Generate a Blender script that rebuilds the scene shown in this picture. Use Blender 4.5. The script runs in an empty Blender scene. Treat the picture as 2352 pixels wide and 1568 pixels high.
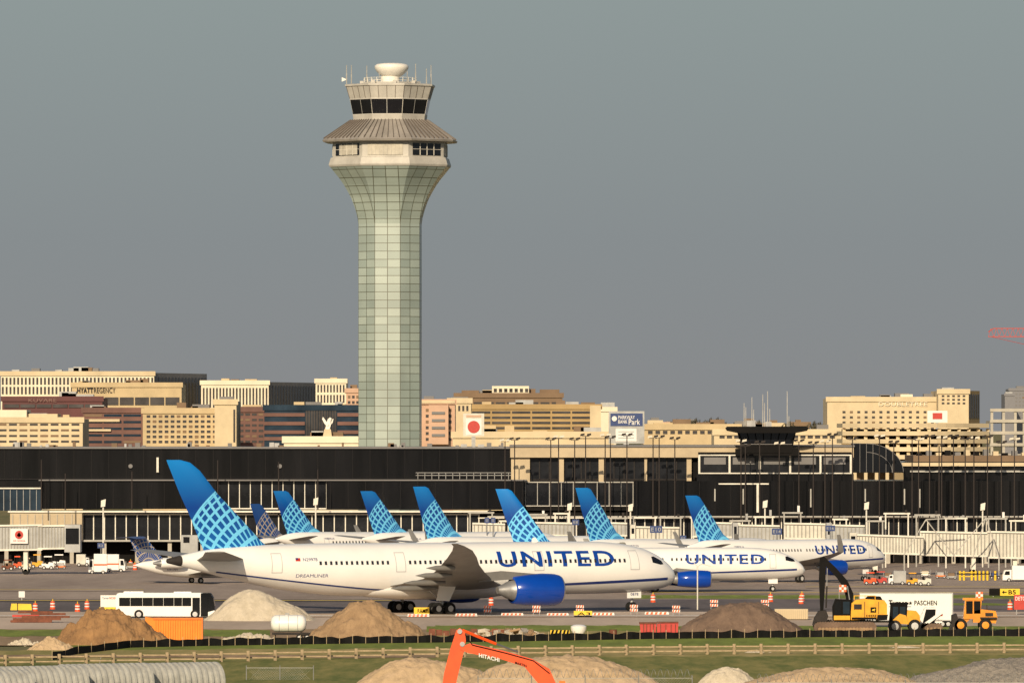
import bpy,bmesh,math,random
from mathutils import Vector,Matrix
from mathutils import noise as mn
R=math.radians; random.seed(7)
F=18367.0; H=20.7
col=bpy.context.scene.collection
def GD(py): return H*F/(py-985.0)
def PX(px,D): return (px-1176)*D/F
def PZ(py,D): return H-(py-985)*D/F
ORD=['first','second','third','fourth','fifth','sixth','seventh','eighth','ninth','tenth','eleventh','twelfth','thirteenth','fourteenth','fifteenth','sixteenth','seventeenth','eighteenth','nineteenth','twentieth']+['%d%s'%(n,{1:'st',2:'nd',3:'rd'}.get(n%10,'th')) for n in range(21,80)]
# ---------------- materials
def NM(nt,op,a,b=None,c=None,clamp=False):
    n=nt.nodes.new('ShaderNodeMath'); n.operation=op; n.use_clamp=clamp
    for i,v in enumerate((a,b,c)):
        if v is None: continue
        if isinstance(v,(int,float)): n.inputs[i].default_value=v
        else: nt.links.new(v,n.inputs[i])
    return n.outputs[0]
def newmat(name):
    m=bpy.data.materials.new(name); m.use_nodes=True
    return m,m.node_tree,m.node_tree.nodes['Principled BSDF']
def mat(name,c,rough=.6,metal=0,var=.12,scale=1.0,bump=0,c2=None,spec=.5,coat=0,detail=5,stretch=None):
    m,nt,b=newmat(name)
    b.inputs['Roughness'].default_value=rough; b.inputs['Metallic'].default_value=metal
    b.inputs['Specular IOR Level'].default_value=spec; b.inputs['Coat Weight'].default_value=coat
    tc=nt.nodes.new('ShaderNodeTexCoord'); no=nt.nodes.new('ShaderNodeTexNoise')
    mp=nt.nodes.new('ShaderNodeMapping'); nt.links.new(tc.outputs['Object'],mp.inputs[0]); nt.links.new(mp.outputs[0],no.inputs['Vector'])
    if stretch: mp.inputs['Scale'].default_value=stretch
    no.inputs['Scale'].default_value=scale; no.inputs['Detail'].default_value=detail; no.inputs['Roughness'].default_value=.65
    cr=nt.nodes.new('ShaderNodeValToRGB'); cr.color_ramp.elements[0].position=.32; cr.color_ramp.elements[1].position=.68
    lo=c2 if c2 else tuple(x*(1-var) for x in c); hi=c if c2 else tuple(min(1,x*(1+var)) for x in c)
    cr.color_ramp.elements[0].color=(*lo,1); cr.color_ramp.elements[1].color=(*hi,1)
    nt.links.new(no.outputs[0],cr.inputs[0]); nt.links.new(cr.outputs[0],b.inputs['Base Color'])
    if bump:
        bp=nt.nodes.new('ShaderNodeBump'); bp.inputs['Strength'].default_value=bump; bp.inputs['Distance'].default_value=.3
        nt.links.new(no.outputs[0],bp.inputs['Height']); nt.links.new(bp.outputs[0],b.inputs['Normal'])
    return m
M={}
def dm(k,*a,**kw): M[k]=mat(k,*a,**kw)
dm('white',(.84,.83,.80),.25,var=.03,scale=.4,coat=.4)
dm('belly',(.66,.65,.63),.28,var=.05,scale=.4,coat=.3)
dm('navy',(.012,.03,.16),.35,var=.05)
dm('titleblue',(.003,.05,.30),.35,var=.03)
dm('engineblue',(.001,.05,.36),.18,var=.06,coat=.4)
dm('wingtop',(.22,.215,.205),.4,var=.15,scale=.6)
dm('wingunder',(.17,.165,.155),.45,var=.12,scale=.6)
dm('metal',(.5,.5,.5),.3,metal=.9,var=.1)
dm('darkmetal',(.035,.03,.028),.7,var=.25,spec=.15)
dm('steel',(.3,.3,.3),.45,metal=.5,var=.2)
dm('tyre',(.015,.015,.015),.8,var=.2,spec=.2)
dm('rim',(.5,.5,.5),.4,var=.1)
dm('glass',(.008,.009,.012),.07,var=.2,scale=.5,spec=.4)
dm('pane',(.014,.015,.018),.1,var=.8,scale=.15,spec=.4)
dm('citypane',(.06,.055,.055),.2,var=.6,scale=.08,spec=.4)
dm('cabinwin',(.02,.022,.03),.2,var=.2)
dm('outline',(.42,.42,.43),.5)
dm('black',(.008,.0075,.0075),.7,var=.3,scale=.3,spec=.08)
dm('blackpanel',(.007,.0068,.0075),.14,var=.6,scale=.08,stretch=(3,1,.3),spec=.35)
dm('blackrib',(.018,.016,.016),.2,spec=.3)
dm('beige',(.48,.39,.26),.8,var=.12,scale=.3,bump=.1)
dm('cream',(.58,.475,.31),.8,var=.16,scale=.12,detail=8)
dm('sandwall',(.50,.39,.23),.8,var=.16,scale=.12,detail=8)
dm('creamlight',(.72,.65,.50),.8,var=.10,scale=.12,detail=8)
dm('tan',(.37,.255,.115),.8,var=.15,scale=.1)
dm('pinkbeige',(.52,.34,.24),.8,var=.14,scale=.1)
dm('maroon',(.10,.03,.03),.7,var=.2,scale=.1)
dm('redbrown',(.14,.065,.05),.7,var=.3,scale=.1)
dm('brown',(.19,.125,.075),.8,var=.2,scale=.1)
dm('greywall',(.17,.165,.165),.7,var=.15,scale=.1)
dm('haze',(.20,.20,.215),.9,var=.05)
dm('blueglass',(.018,.032,.05),.1,var=.7,scale=.08)
dm('concrete',(.42,.39,.33),.85,var=.15,scale=.4,bump=.1)
dm('frame',(.68,.65,.57),.6,var=.15,scale=.5)
dm('framegrey',(.36,.35,.32),.6,var=.2,scale=.5)
dm('roofbrown',(.285,.262,.235),.4,var=.22,scale=.35,stretch=(1,1,.4))
dm('roofrib',(.13,.11,.095),.6)
dm('fascia',(.44,.42,.375),.5,var=.15,scale=.4)
dm('louver',(.46,.43,.36),.7,var=.2,scale=.6)
dm('radome',(.78,.75,.68),.5,var=.05)
dm('red',(.45,.03,.02),.5,var=.15)
dm('craneRed',(.42,.05,.035),.6)
dm('rust',(.16,.055,.03),.85,var=.35,scale=1.5)
dm('orange',(.75,.17,.012),.5,var=.15,scale=.6)
dm('hotorange',(.80,.085,.012),.35,var=.14,scale=.9,coat=.3)
dm('containerorange',(.78,.24,.01),.6,var=.12,scale=.8)
dm('yellow',(.74,.35,.010),.4,var=.2,scale=.9)
dm('loaderyellow',(.72,.26,.010),.4,var=.2,scale=.9)
dm('signyellow',(.8,.52,.02),.5)
dm('signblue',(.008,.035,.15),.5)
dm('signwhite',(.72,.71,.68),.5,var=.05)
dm('faintcream',(.22,.13,.11),.8)
dm('bridge',(.58,.56,.49),.6,var=.18,scale=.5)
dm('bridgegrey',(.36,.365,.36),.6,var=.18,scale=.5)
dm('rib',(.28,.27,.24),.6)
dm('polebrown',(.035,.028,.026),.6,spec=.2)
dm('wood',(.34,.26,.16),.9,var=.25,scale=2)
dm('silt',(.010,.010,.010),.8,var=.4,scale=1,spec=.1)
dm('pipe',(.36,.36,.335),.55,var=.2,scale=1.2,bump=.15)
dm('dirt1',(.36,.20,.085),.95,c2=(.19,.105,.048),scale=.7,bump=1.0,detail=12)
dm('dirt2',(.38,.25,.14),.95,c2=(.24,.155,.085),scale=.8,bump=1.0,detail=12)
dm('dirt3',(.20,.135,.095),.95,c2=(.12,.08,.058),scale=.9,bump=.9,detail=12)
dm('gravel',(.58,.51,.40),.95,c2=(.46,.40,.30),scale=1.2,bump=.7,detail=12)
dm('greygravel',(.34,.30,.255),.95,c2=(.2,.18,.155),scale=2.5,bump=1,detail=12)
dm('sand',(.55,.40,.25),.95,c2=(.40,.29,.17),scale=1.0,bump=.7,detail=12)
dm('rubble',(.46,.40,.32),.9,var=.3,scale=1.5,bump=.6)
dm('wire',(.3,.3,.29),.5,metal=.4)
dm('leaf',(.085,.075,.045),.9,c2=(.05,.045,.03),scale=.8)
dm('trunk',(.08,.06,.04),.9)
dm('glint',(.6,.55,.45),.4)
dm('paintyellow',(.6,.42,.03),.8,var=.2); dm('paintwhite',(.7,.68,.62),.8,var=.2)
dm('stripeorange',(.78,.12,.02),.5)
def tailmat(name,cx,cz,Rr,top=(.006,.21,.62),low=(.004,.05,.28),line=(.16,.58,.90),z0=6,z1=17,wa=.30,wo=.34,ls=1.0):
    m,nt,b=newmat(name); b.inputs['Roughness'].default_value=.25; b.inputs['Coat Weight'].default_value=.4
    tc=nt.nodes.new('ShaderNodeTexCoord'); sx=nt.nodes.new('ShaderNodeSeparateXYZ'); nt.links.new(tc.outputs['Object'],sx.inputs[0])
    x,z=sx.outputs[0],sx.outputs[2]
    u=NM(nt,'DIVIDE',NM(nt,'SUBTRACT',x,cx),Rr); v=NM(nt,'DIVIDE',NM(nt,'SUBTRACT',z,cz),Rr)
    r2=NM(nt,'ADD',NM(nt,'MULTIPLY',u,u),NM(nt,'MULTIPLY',v,v))
    w=NM(nt,'SQRT',NM(nt,'MAXIMUM',NM(nt,'SUBTRACT',1.0,r2),0.0))
    p=Vector((.12,-.22,.95)).normalized(); e1=p.cross(Vector((0,1,0))).normalized(); e2=p.cross(e1)
    def dot(q): return NM(nt,'ADD',NM(nt,'ADD',NM(nt,'MULTIPLY',u,q[0]),NM(nt,'MULTIPLY',v,q[1])),NM(nt,'MULTIPLY',w,q[2]))
    lat=NM(nt,'ARCCOSINE',NM(nt,'MINIMUM',dot(p),1.0)); lon=NM(nt,'ARCTAN2',dot(e1),dot(e2))
    l1=NM(nt,'LESS_THAN',NM(nt,'FRACT',NM(nt,'DIVIDE',lat,.17*ls)),wa)
    l2=NM(nt,'LESS_THAN',NM(nt,'FRACT',NM(nt,'DIVIDE',NM(nt,'ADD',lon,7),.105*ls)),wo)
    ins=NM(nt,'LESS_THAN',r2,1.0); ring=NM(nt,'MULTIPLY',ins,NM(nt,'GREATER_THAN',r2,.955))
    msk=NM(nt,'MAXIMUM',ring,NM(nt,'MULTIPLY',ins,NM(nt,'MAXIMUM',l1,l2)))
    g=NM(nt,'DIVIDE',NM(nt,'SUBTRACT',z,z0),z1-z0,clamp=True)
    cr=nt.nodes.new('ShaderNodeValToRGB'); nt.links.new(g,cr.inputs[0])
    e=cr.color_ramp.elements; e[0].position=.0; e[0].color=(*[a*.5+b2*.5 for a,b2 in zip(low,top)],1); e[1].position=1; e[1].color=(*top,1)
    k=e.new(.5); k.color=(*low,1)
    mx=nt.nodes.new('ShaderNodeMix'); mx.data_type='RGBA'; nt.links.new(msk,mx.inputs[0]); nt.links.new(cr.outputs[0],mx.inputs[6]); mx.inputs[7].default_value=(*line,1)
    nt.links.new(mx.outputs[2],b.inputs['Base Color']); M[name]=m
tailmat('tail_big',-20.3,6.2,9.4,z0=7,z1=17)
tailmat('tail_small',-13.2,5.9,5.6,z0=5.5,z1=12.6,ls=1.35)
OLD=dict(top=(.010,.07,.27),low=(.008,.05,.22),line=(.42,.36,.30),wa=.2,wo=.22,ls=1.6)
tailmat('tail_old',-13.2,5.9,5.5,z0=5.5,z1=12.6,**OLD)
tailmat('tail_jet',-7.6,3.2,3.1,z0=3,z1=6.3,**OLD)
def curtain():
    m,nt,b=newmat('curtain'); tc=nt.nodes.new('ShaderNodeTexCoord'); sx=nt.nodes.new('ShaderNodeSeparateXYZ'); nt.links.new(tc.outputs['UV'],sx.inputs[0])
    u=NM(nt,'ADD',NM(nt,'DIVIDE',sx.outputs[0],2.13),50.5); v=NM(nt,'DIVIDE',sx.outputs[1],1.36)
    l1=NM(nt,'LESS_THAN',NM(nt,'ABSOLUTE',NM(nt,'SUBTRACT',NM(nt,'FRACT',u),.5)),.028)
    l2=NM(nt,'LESS_THAN',NM(nt,'FRACT',v),.075)
    msk=NM(nt,'MAXIMUM',l1,l2)
    cb=nt.nodes.new('ShaderNodeCombineXYZ'); nt.links.new(NM(nt,'FLOOR',NM(nt,'ADD',u,.5)),cb.inputs[0]); nt.links.new(NM(nt,'FLOOR',v),cb.inputs[1])
    wn=nt.nodes.new('ShaderNodeTexWhiteNoise'); nt.links.new(cb.outputs[0],wn.inputs[0])
    cr=nt.nodes.new('ShaderNodeValToRGB'); nt.links.new(wn.outputs[0],cr.inputs[0])
    e=cr.color_ramp.elements; e[0].color=(.285,.345,.315,1); e[1].color=(.385,.45,.405,1)
    ns=nt.nodes.new('ShaderNodeTexNoise'); ns.inputs['Scale'].default_value=.1; nt.links.new(tc.outputs['Object'],ns.inputs['Vector'])
    nr=nt.nodes.new('ShaderNodeMapRange'); nt.links.new(ns.outputs[0],nr.inputs[0]); nr.inputs[1].default_value=.3; nr.inputs[2].default_value=.7; nr.inputs[3].default_value=.78; nr.inputs[4].default_value=1.1
    mm=nt.nodes.new('ShaderNodeMix'); mm.data_type='RGBA'; mm.blend_type='MULTIPLY'; mm.inputs[0].default_value=1
    nt.links.new(cr.outputs[0],mm.inputs[6]); nt.links.new(nr.outputs[0],mm.inputs[7])
    mx=nt.nodes.new('ShaderNodeMix'); mx.data_type='RGBA'; nt.links.new(msk,mx.inputs[0]); nt.links.new(mm.outputs[2],mx.inputs[6]); mx.inputs[7].default_value=(.085,.085,.055,1)
    nt.links.new(mx.outputs[2],b.inputs['Base Color']); b.inputs['Roughness'].default_value=.3
    b.inputs['Specular IOR Level'].default_value=.9; M['curtain']=m
curtain()
# ---------------- mesh builder
class MB:
    def __init__(s): s.v=[];s.f=[];s.mi=[]
    def add(s,vs,fs,mi=0):
        o=len(s.v); s.v+= [tuple(p) for p in vs]; s.f+=[tuple(i+o for i in f) for f in fs]; s.mi+=[mi]*len(fs); return s
    def box(s,x0,x1,y0,y1,z0,z1):
        return s.add([(x,y,z) for x in(x0,x1) for y in(y0,y1) for z in(z0,z1)],[(0,1,3,2),(4,6,7,5),(0,4,5,1),(2,3,7,6),(0,2,6,4),(1,5,7,3)])
    def prism(s,poly,y0,y1):
        n=len(poly); vs=[(x,y0,z) for x,z in poly]+[(x,y1,z) for x,z in poly]
        return s.add(vs,[tuple(range(n)),tuple(range(2*n-1,n-1,-1))]+[(i,(i+1)%n,n+(i+1)%n,n+i) for i in range(n)])
    def prismz(s,poly,z0,z1):
        n=len(poly); vs=[(x,y,z0) for x,y in poly]+[(x,y,z1) for x,y in poly]
        return s.add(vs,[tuple(range(n)),tuple(range(2*n-1,n-1,-1))]+[(i,(i+1)%n,n+(i+1)%n,n+i) for i in range(n)])
    def tube(s,p,q,r,n=6,r2=None):
        p=Vector(p);q=Vector(q);d=(q-p).normalized(); a=d.orthogonal().normalized(); b=d.cross(a); r2=r if r2 is None else r2
        vs=[]
        for c,rr in((p,r),(q,r2)):
            for i in range(n):
                t=2*math.pi*i/n; vs.append(c+a*math.cos(t)*rr+b*math.sin(t)*rr)
        return s.add(vs,[tuple(range(n)),tuple(range(2*n-1,n-1,-1))]+[(i,(i+1)%n,n+(i+1)%n,n+i) for i in range(n)])
    def loft(s,rings,cap=True,mif=None):
        n=len(rings[0]); vs=[p for r in rings for p in r]
        o=len(s.v); s.v+=[tuple(p) for p in vs]
        for k in range(len(rings)-1):
            for i in range(n):
                f=(k*n+i,k*n+(i+1)%n,(k+1)*n+(i+1)%n,(k+1)*n+i); s.f.append(tuple(j+o for j in f)); s.mi.append(mif(k,i) if mif else 0)
        if cap:
            s.f.append(tuple(o+i for i in range(n))); s.mi.append(0); s.f.append(tuple(o+(len(rings)-1)*n+i for i in range(n))); s.mi.append(0)
        return s
    def lathe(s,prof,axis,c,n=20,cap=True):
        rings=[]
        for r,h in prof:
            ring=[]
            for i in range(n):
                t=2*math.pi*i/n; a,b=r*math.cos(t),r*math.sin(t)
                ring.append({'x':(c[0]+h,c[1]+a,c[2]+b),'y':(c[0]+a,c[1]+h,c[2]+b),'z':(c[0]+a,c[1]+b,c[2]+h)}[axis])
            rings.append(ring)
        return s.loft(rings,cap)
    def mesh(s,name,mats,smooth=False,recalc=True):
        me=bpy.data.meshes.new(name); me.from_pydata(s.v,[],s.f); 
        for m in (mats if isinstance(mats,(list,tuple)) else [mats]): me.materials.append(M[m])
        me.polygons.foreach_set('material_index',s.mi)
        if recalc:
            bm=bmesh.new(); bm.from_mesh(me); bmesh.ops.recalc_face_normals(bm,faces=bm.faces); bm.to_mesh(me); bm.free()
        if smooth:
            me.polygons.foreach_set('use_smooth',[True]*len(me.polygons))
            if smooth!='all':
                try: me.set_sharp_from_angle(angle=R(40))
                except Exception: pass
        me.update(); return me
    def build(s,name,mats,parent=None,smooth=False,recalc=True,loc=None,label=None):
        return link(name,s.mesh(name,mats,smooth,recalc),parent,loc,label)
def link(name,me,parent=None,loc=None,label=None):
    o=bpy.data.objects.new(name,me); col.objects.link(o); 
    if parent: o.parent=parent
    if loc: o.location=loc
    if label: o['label']=label
    return o
def tag(o,label,cat,group=None):
    o['label']=label; o['category']=cat
    if group: o['group']=group
    return o
def struct(o): o['kind']='structure'; return o
def empty(name,loc,yaw=0):
    o=bpy.data.objects.new(name,None); col.objects.link(o); o.location=loc; o.rotation_euler=(0,0,yaw); o.empty_display_size=.5; return o
def dup(root,loc,yaw,label,group=None,scale=None):
    r=root.copy(); col.objects.link(r); r.location=loc; r.rotation_euler=(0,0,yaw); r['label']=label
    if group: r['group']=group
    if scale: r.scale=scale
    for ch in list(root.children):
        c=ch.copy(); col.objects.link(c); c.parent=r
        for g in list(ch.children):
            d=g.copy(); col.objects.link(d); d.parent=c
    return r
TC={}
def textgeo(st,bold=0.0,sp=1.0):
    k=(st,bold,sp)
    if k in TC: return TC[k]
    cu=bpy.data.curves.new('txt','FONT'); cu.body=st; cu.offset=bold; cu.resolution_u=4; cu.size=1; cu.space_character=sp
    ob=bpy.data.objects.new('txt',cu); col.objects.link(ob); dg=bpy.context.evaluated_depsgraph_get(); dg.update()
    me=bpy.data.meshes.new_from_object(ob.evaluated_get(dg)); vs=[v.co.copy() for v in me.vertices]; fs=[tuple(p.vertices) for p in me.polygons]
    bpy.data.objects.remove(ob); bpy.data.curves.remove(cu); bpy.data.meshes.remove(me)
    x0=min(v.x for v in vs);x1=max(v.x for v in vs);y0=min(v.y for v in vs);y1=max(v.y for v in vs)
    vs=[((v.x-x0)/(x1-x0),(v.y-y0)/(y1-y0)) for v in vs]; TC[k]=(vs,fs); return TC[k]
def textflat(st,x0,x1,z0,z1,y,matn,parent,bold=.01,name='lettering'):
    vs,fs=textgeo(st,bold,1.06); mb=MB(); mb.add([(x0+u*(x1-x0),y,z0+v*(z1-z0)) for u,v in vs],fs)
    return mb.build(name,matn,parent,recalc=False)
class Th:
    def __init__(s,name,label,cat,px,pyb=None,D=None,group=None,yaw=0):
        s.D=D if D else GD(pyb); s.px=px
        s.zb=PZ(pyb,s.D) if (D and pyb) else 0.0
        s.e=empty(name,(PX(px,s.D),s.D,s.zb),yaw); tag(s.e,label,cat,group); s.k=s.D/F
    def L(s,px,py): return ((px-s.px)*s.k, PZ(py,s.D)-s.zb)
    def poly(s,name,m,pts,y0,y1,parent=None,label=None,smooth=False):
        return MB().prism([s.L(*p) for p in pts],y0,y1).build(name,m,parent or s.e,label=label)
    def box(s,name,m,x0,y0,x1,y1,d0,d1,parent=None,label=None):
        a=s.L(x0,y1);b=s.L(x1,y0); return MB().box(a[0],b[0],d0,d1,a[1],b[1]).build(name,m,parent or s.e,label=label)
    def boxes(s,name,m,lst,parent=None):
        mb=MB()
        for x0,y0,x1,y1,d0,d1 in lst:
            a=s.L(x0,y1);b=s.L(x1,y0); mb.box(a[0],b[0],d0,d1,a[1],b[1])
        return mb.build(name,m,parent or s.e)
    def tube(s,name,m,pts,r,parent=None,n=6,r2=None):
        mb=MB()
        q=[(s.L(p[0],p[1])[0],p[2] if len(p)>2 else 0,s.L(p[0],p[1])[1]) for p in pts]
        for a,b in zip(q,q[1:]): mb.tube(a,b,r,n,r2)
        return mb.build(name,m,parent or s.e)
    def wheel(s,px,py,rpx,d0,d1,name='wheel',tm='tyre',rm='rim',rr=.55):
        c=s.L(px,py); r=rpx*s.k; w=(d1-d0)
        o=MB().lathe([(r*.6,0),(r*.93,0),(r,w*.15),(r,w*.85),(r*.93,w),(r*.6,w)],'y',(c[0],d0,c[1]),18).build(name,tm,s.e,smooth=True)
        MB().lathe([(r*rr*.4,-.03),(r*rr,-.02),(r*rr,w+.02),(r*rr*.4,w+.03)],'y',(c[0],d0,c[1]),14).build('rim',rm,o); return o
    def text(s,st,m,x0,x1,y0,y1,d,parent=None,bold=.01):
        a=s.L(x0,y1);b=s.L(x1,y0); return textflat(st,a[0],b[0],a[1],b[1],d,m,parent or s.e,bold)
# ---------------- camera, light, world
cam=bpy.data.cameras.new('camera'); co=bpy.data.objects.new('camera',cam); col.objects.link(co); bpy.context.scene.camera=co
co.location=(0,0,H); co.rotation_euler=(R(90),0,0); cam.lens=36*F/2352; cam.sensor_width=36; cam.shift_y=201/2352; cam.clip_end=60000; cam.clip_start=10
SE=R(22); SA=R(192)
sd=Vector((math.sin(SA)*math.cos(SE),math.cos(SA)*math.cos(SE),math.sin(SE)))
sl=bpy.data.lights.new('sun','SUN'); sl.energy=4.5; sl.angle=R(.5); sl.color=(1,.82,.58)
so=bpy.data.objects.new('sun',sl); col.objects.link(so); so.rotation_euler=(-sd).to_track_quat('-Z','Y').to_euler()
w=bpy.data.worlds.new("World"); bpy.context.scene.world=w; w.use_nodes=True; nt=w.node_tree; nt.nodes.clear()
out=nt.nodes.new('ShaderNodeOutputWorld'); b1=nt.nodes.new('ShaderNodeBackground'); b2=nt.nodes.new('ShaderNodeBackground'); mix=nt.nodes.new('ShaderNodeMixShader')
sky=nt.nodes.new('ShaderNodeTexSky'); sky.sky_type='NISHITA'; sky.sun_disc=False; sky.sun_elevation=SE; sky.sun_rotation=SA; sky.dust_density=2.5
nt.links.new(sky.outputs[0],b1.inputs[0]); b1.inputs[1].default_value=.08
tc=nt.nodes.new('ShaderNodeTexCoord'); sx=nt.nodes.new('ShaderNodeSeparateXYZ'); nt.links.new(tc.outputs['Generated'],sx.inputs[0])
g=NM(nt,'DIVIDE',sx.outputs[2],.06,clamp=True); cr=nt.nodes.new('ShaderNodeValToRGB'); nt.links.new(g,cr.inputs[0])
e=cr.color_ramp.elements; e[0].color=(.248,.252,.258,1); e[1].color=(.278,.330,.325,1); k=e.new(.4); k.color=(.244,.268,.277,1)
nt.links.new(cr.outputs[0],b2.inputs[0]); b2.inputs[1].default_value=1
fac=NM(nt,'DIVIDE',NM(nt,'SUBTRACT',sx.outputs[2],.08),.3,clamp=True)
nt.links.new(fac,mix.inputs[0]); nt.links.new(b2.outputs[0],mix.inputs[1]); nt.links.new(b1.outputs[0],mix.inputs[2]); nt.links.new(mix.outputs[0],out.inputs[0])
bpy.context.scene.view_settings.view_transform='Standard'; bpy.context.scene.view_settings.look='None'; bpy.context.scene.view_settings.exposure=0
# ---------------- ground
def gm(name,c,c2,scale,stretch=(1,.12,1),rough=.95):
    m,nt,b=newmat(name); tc=nt.nodes.new('ShaderNodeTexCoord'); mp=nt.nodes.new('ShaderNodeMapping'); mp.inputs['Scale'].default_value=stretch
    nt.links.new(tc.outputs['Object'],mp.inputs[0]); a=nt.nodes.new('ShaderNodeTexNoise'); a.inputs['Scale'].default_value=scale; a.inputs['Detail'].default_value=12; a.inputs['Roughness'].default_value=.75
    nt.links.new(mp.outputs[0],a.inputs['Vector']); cr=nt.nodes.new('ShaderNodeValToRGB'); e=cr.color_ramp.elements
    e[0].position=.38;e[1].position=.62;e[0].color=(*c2,1);e[1].color=(*c,1); nt.links.new(a.outputs[0],cr.inputs[0])
    nt.links.new(cr.outputs[0],b.inputs['Base Color']); b.inputs['Roughness'].default_value=rough; b.inputs['Specular IOR Level'].default_value=.15; M[name]=m
gm('g_base',(.24,.20,.10),(.14,.14,.06),.05)
gm('g_apron',(.42,.34,.28),(.29,.23,.19),.06)
gm('g_asphalt',(.20,.17,.165),(.12,.105,.105),.07)
gm('g_concrete',(.60,.48,.38),(.45,.36,.28),.08)
gm('g_grass',(.24,.29,.055),(.15,.18,.04),.35)
gm('g_grassdry',(.42,.33,.14),(.24,.22,.07),.3)
gm('g_dirt',(.40,.28,.17),(.25,.175,.105),.3)
gm('g_darkgrass',(.30,.26,.085),(.13,.155,.038),.4)
struct(MB().add([(-20000,-500,0),(20000,-500,0),(20000,40000,0),(-20000,40000,0)],[(0,1,2,3)]).build('ground','g_base'))
lay=[0.0]
def strip(name,m,y0,y1,x0=-500,x1=2900,jag=0,yr0=None,yr1=None):
    n=110 if jag else 4; top=[];bot=[]; s_=random.random()*50
    for i in range(n+1):
        t=i/n; px=x0+(x1-x0)*t; a=y0+((yr0 if yr0 else y0)-y0)*t; b=y1+((yr1 if yr1 else y1)-y1)*t
        top.append((px,a+jag*1.6*mn.noise(Vector((px*.02,s_,0)))+random.uniform(-jag,jag)*.3)); bot.append((px,b+jag*1.6*mn.noise(Vector((px*.02,s_+9,0)))+random.uniform(-jag,jag)*.3))
    lay[0]+=.012; vs=[]
    for px,py in top+bot[::-1]: D=GD(py); vs.append((PX(px,D),D,lay[0]))
    o=MB().add(vs,[tuple(range(len(vs)))]).build(name,m,recalc=False)
    if o.data.polygons[0].normal.z<0: o.data.flip_normals()
    return struct(o)
strip('apron','g_apron',1275,1392)
strip('verge','g_grass',1366,1374,1450,2900,.8)
strip('verge','g_grassdry',1392,1397,-500,240,.6)
strip('taxiway','g_asphalt',1376,1406,-500,2900)
strip('taxiway','g_concrete',1405,1446,-500,2900,0)
strip('shoulder','g_asphalt',1386,1400,1500,2900)
strip('verge','g_grass',1386,1391,1990,2900,.8)
strip('verge','g_grass',1437,1447,1000,1500,1.2)
strip('dirt_ground','g_dirt',1446,1484,-500,2900,1.5)
strip('verge','g_grass',1448,1463,-500,620,1.5)
strip('verge','g_grass',1440,1453,980,2900,1.2)
strip('verge','g_grassdry',1452,1466,1000,1560,1.0)
strip('grass_field','g_grass',1474,1500,150,2900,2,1460,1486)
strip('grass_field','g_grassdry',1497,1524,-500,2900,2,1486,1506)
strip('grass_field','g_darkgrass',1522,1700,-500,2900,2,1504,1700)
strip('dirt_path','g_dirt',1508,1514,-500,1000,1.2)
for a,b,c,d in((1381,1382.2,-500,900),(1363,1363.8,1500,2900),(1350,1350.7,1850,2900),(1357,1357.7,-500,330)): strip('taxiway_marking','paintyellow',a,b,c,d)
strip('taxiway_marking','paintwhite',1417,1418,-500,2900)
# ---------------- tower
TD=1340.; tk=TD/F
tw=Th('control_tower','tall octagonal air traffic control tower with flared glass shaft and brown skirt roof','tower',896,None,TD)
def octv(hw,py,k):
    th=R(-26.5+45*k); r=hw*tk*1.045; return (r*math.sin(th),-r*math.cos(th),PZ(py,TD))
def octloft(name,m,prof,cap=True,uv=False,parent=None):
    mb=MB(); rings=[[octv(hw,py,k) for k in range(8)] for hw,py in prof]; mb.loft(rings,cap); me=mb.mesh(name,m)
    if uv:
        ul=me.uv_layers.new(name='UVMap')
        for p in me.polygons:
            if len(p.vertices)!=4: continue
            c=p.center; kk=math.atan2(c.x,-c.y); t=Vector((math.cos(kk),math.sin(kk),0))
            for li,vi in zip(p.loop_indices,p.vertices): ul.data[li].uv=(me.vertices[vi].co.dot(t),me.vertices[vi].co.z)
    return link(name,me,parent or tw.e)
octloft('shaft','curtain',[(73,1290),(73,900),(73,700),(73,515)],uv=True)
octloft('flared_neck','curtain',[(73,515),(75,500),(79,485),(84,470),(90,455),(98,440),(107,425),(116,412),(126,400),(138,385)],uv=True)
octloft('balcony_ring','fascia',[(139,385),(141,381),(141,379),(137,366),(136,364),(130,363)])
of=octloft('office_level','fascia',[(132,364),(132,330)])
def face_panel(name,m,k,hw0,py0,hw1,py1,u0,u1,proud,parent=None,label=None):
    a=Vector(octv(hw0,py0,k));b=Vector(octv(hw0,py0,k+1));c=Vector(octv(hw1,py1,k+1));d=Vector(octv(hw1,py1,k))
    n=(b-a).cross(d-a).normalized()
    if n.dot((a+b)/2)<0 and abs(n.z)<.9: n=-n
    q=[a.lerp(b,u0),a.lerp(b,u1),d.lerp(c,u1),d.lerp(c,u0)]
    vs=[p-n*.05 for p in q]+[p+n*proud for p in q]
    return MB().add(vs,[(0,1,2,3),(7,6,5,4),(0,4,5,1),(1,5,6,2),(2,6,7,3),(3,7,4,0)]).build(name,m,parent or tw.e,label=label)
for k in range(8):
    if k%2==0:
        wd=face_panel('louver_panel','louver',k,132,360,132,334,.12,.88,.12)
        for j in range(1,9): face_panel('louver_slat','fascia',k,132,360,132,334,.12+.76*j/9-.004,.12+.76*j/9+.004,.2,wd)
    else:
        wd=face_panel('window','glass',k,132,360,132,333,.12,.9,.12)
        if k==7: face_panel('shade','louver',k,132,359,132,335,.25,.85,.2,wd)
        for j in range(1,4): face_panel('mullion','frame',k,132,360,132,333,.12+.78*j/4-.006,.12+.78*j/4+.006,.22,wd)
        face_panel('mullion','frame',k,132,347,132,346.2,.12,.9,.22,wd)
sk=octloft('skirt_roof','roofbrown',[(132,330),(154,328),(156,324),(152,321),(90,278),(84,277)])
for k in range(8):
    for j in range(0,9):
        u=j/9+.002; face_panel('roof_rib','roofrib',k,152.5,321,90,278,max(0,u-.006),u+.006,.2,sk)
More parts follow.
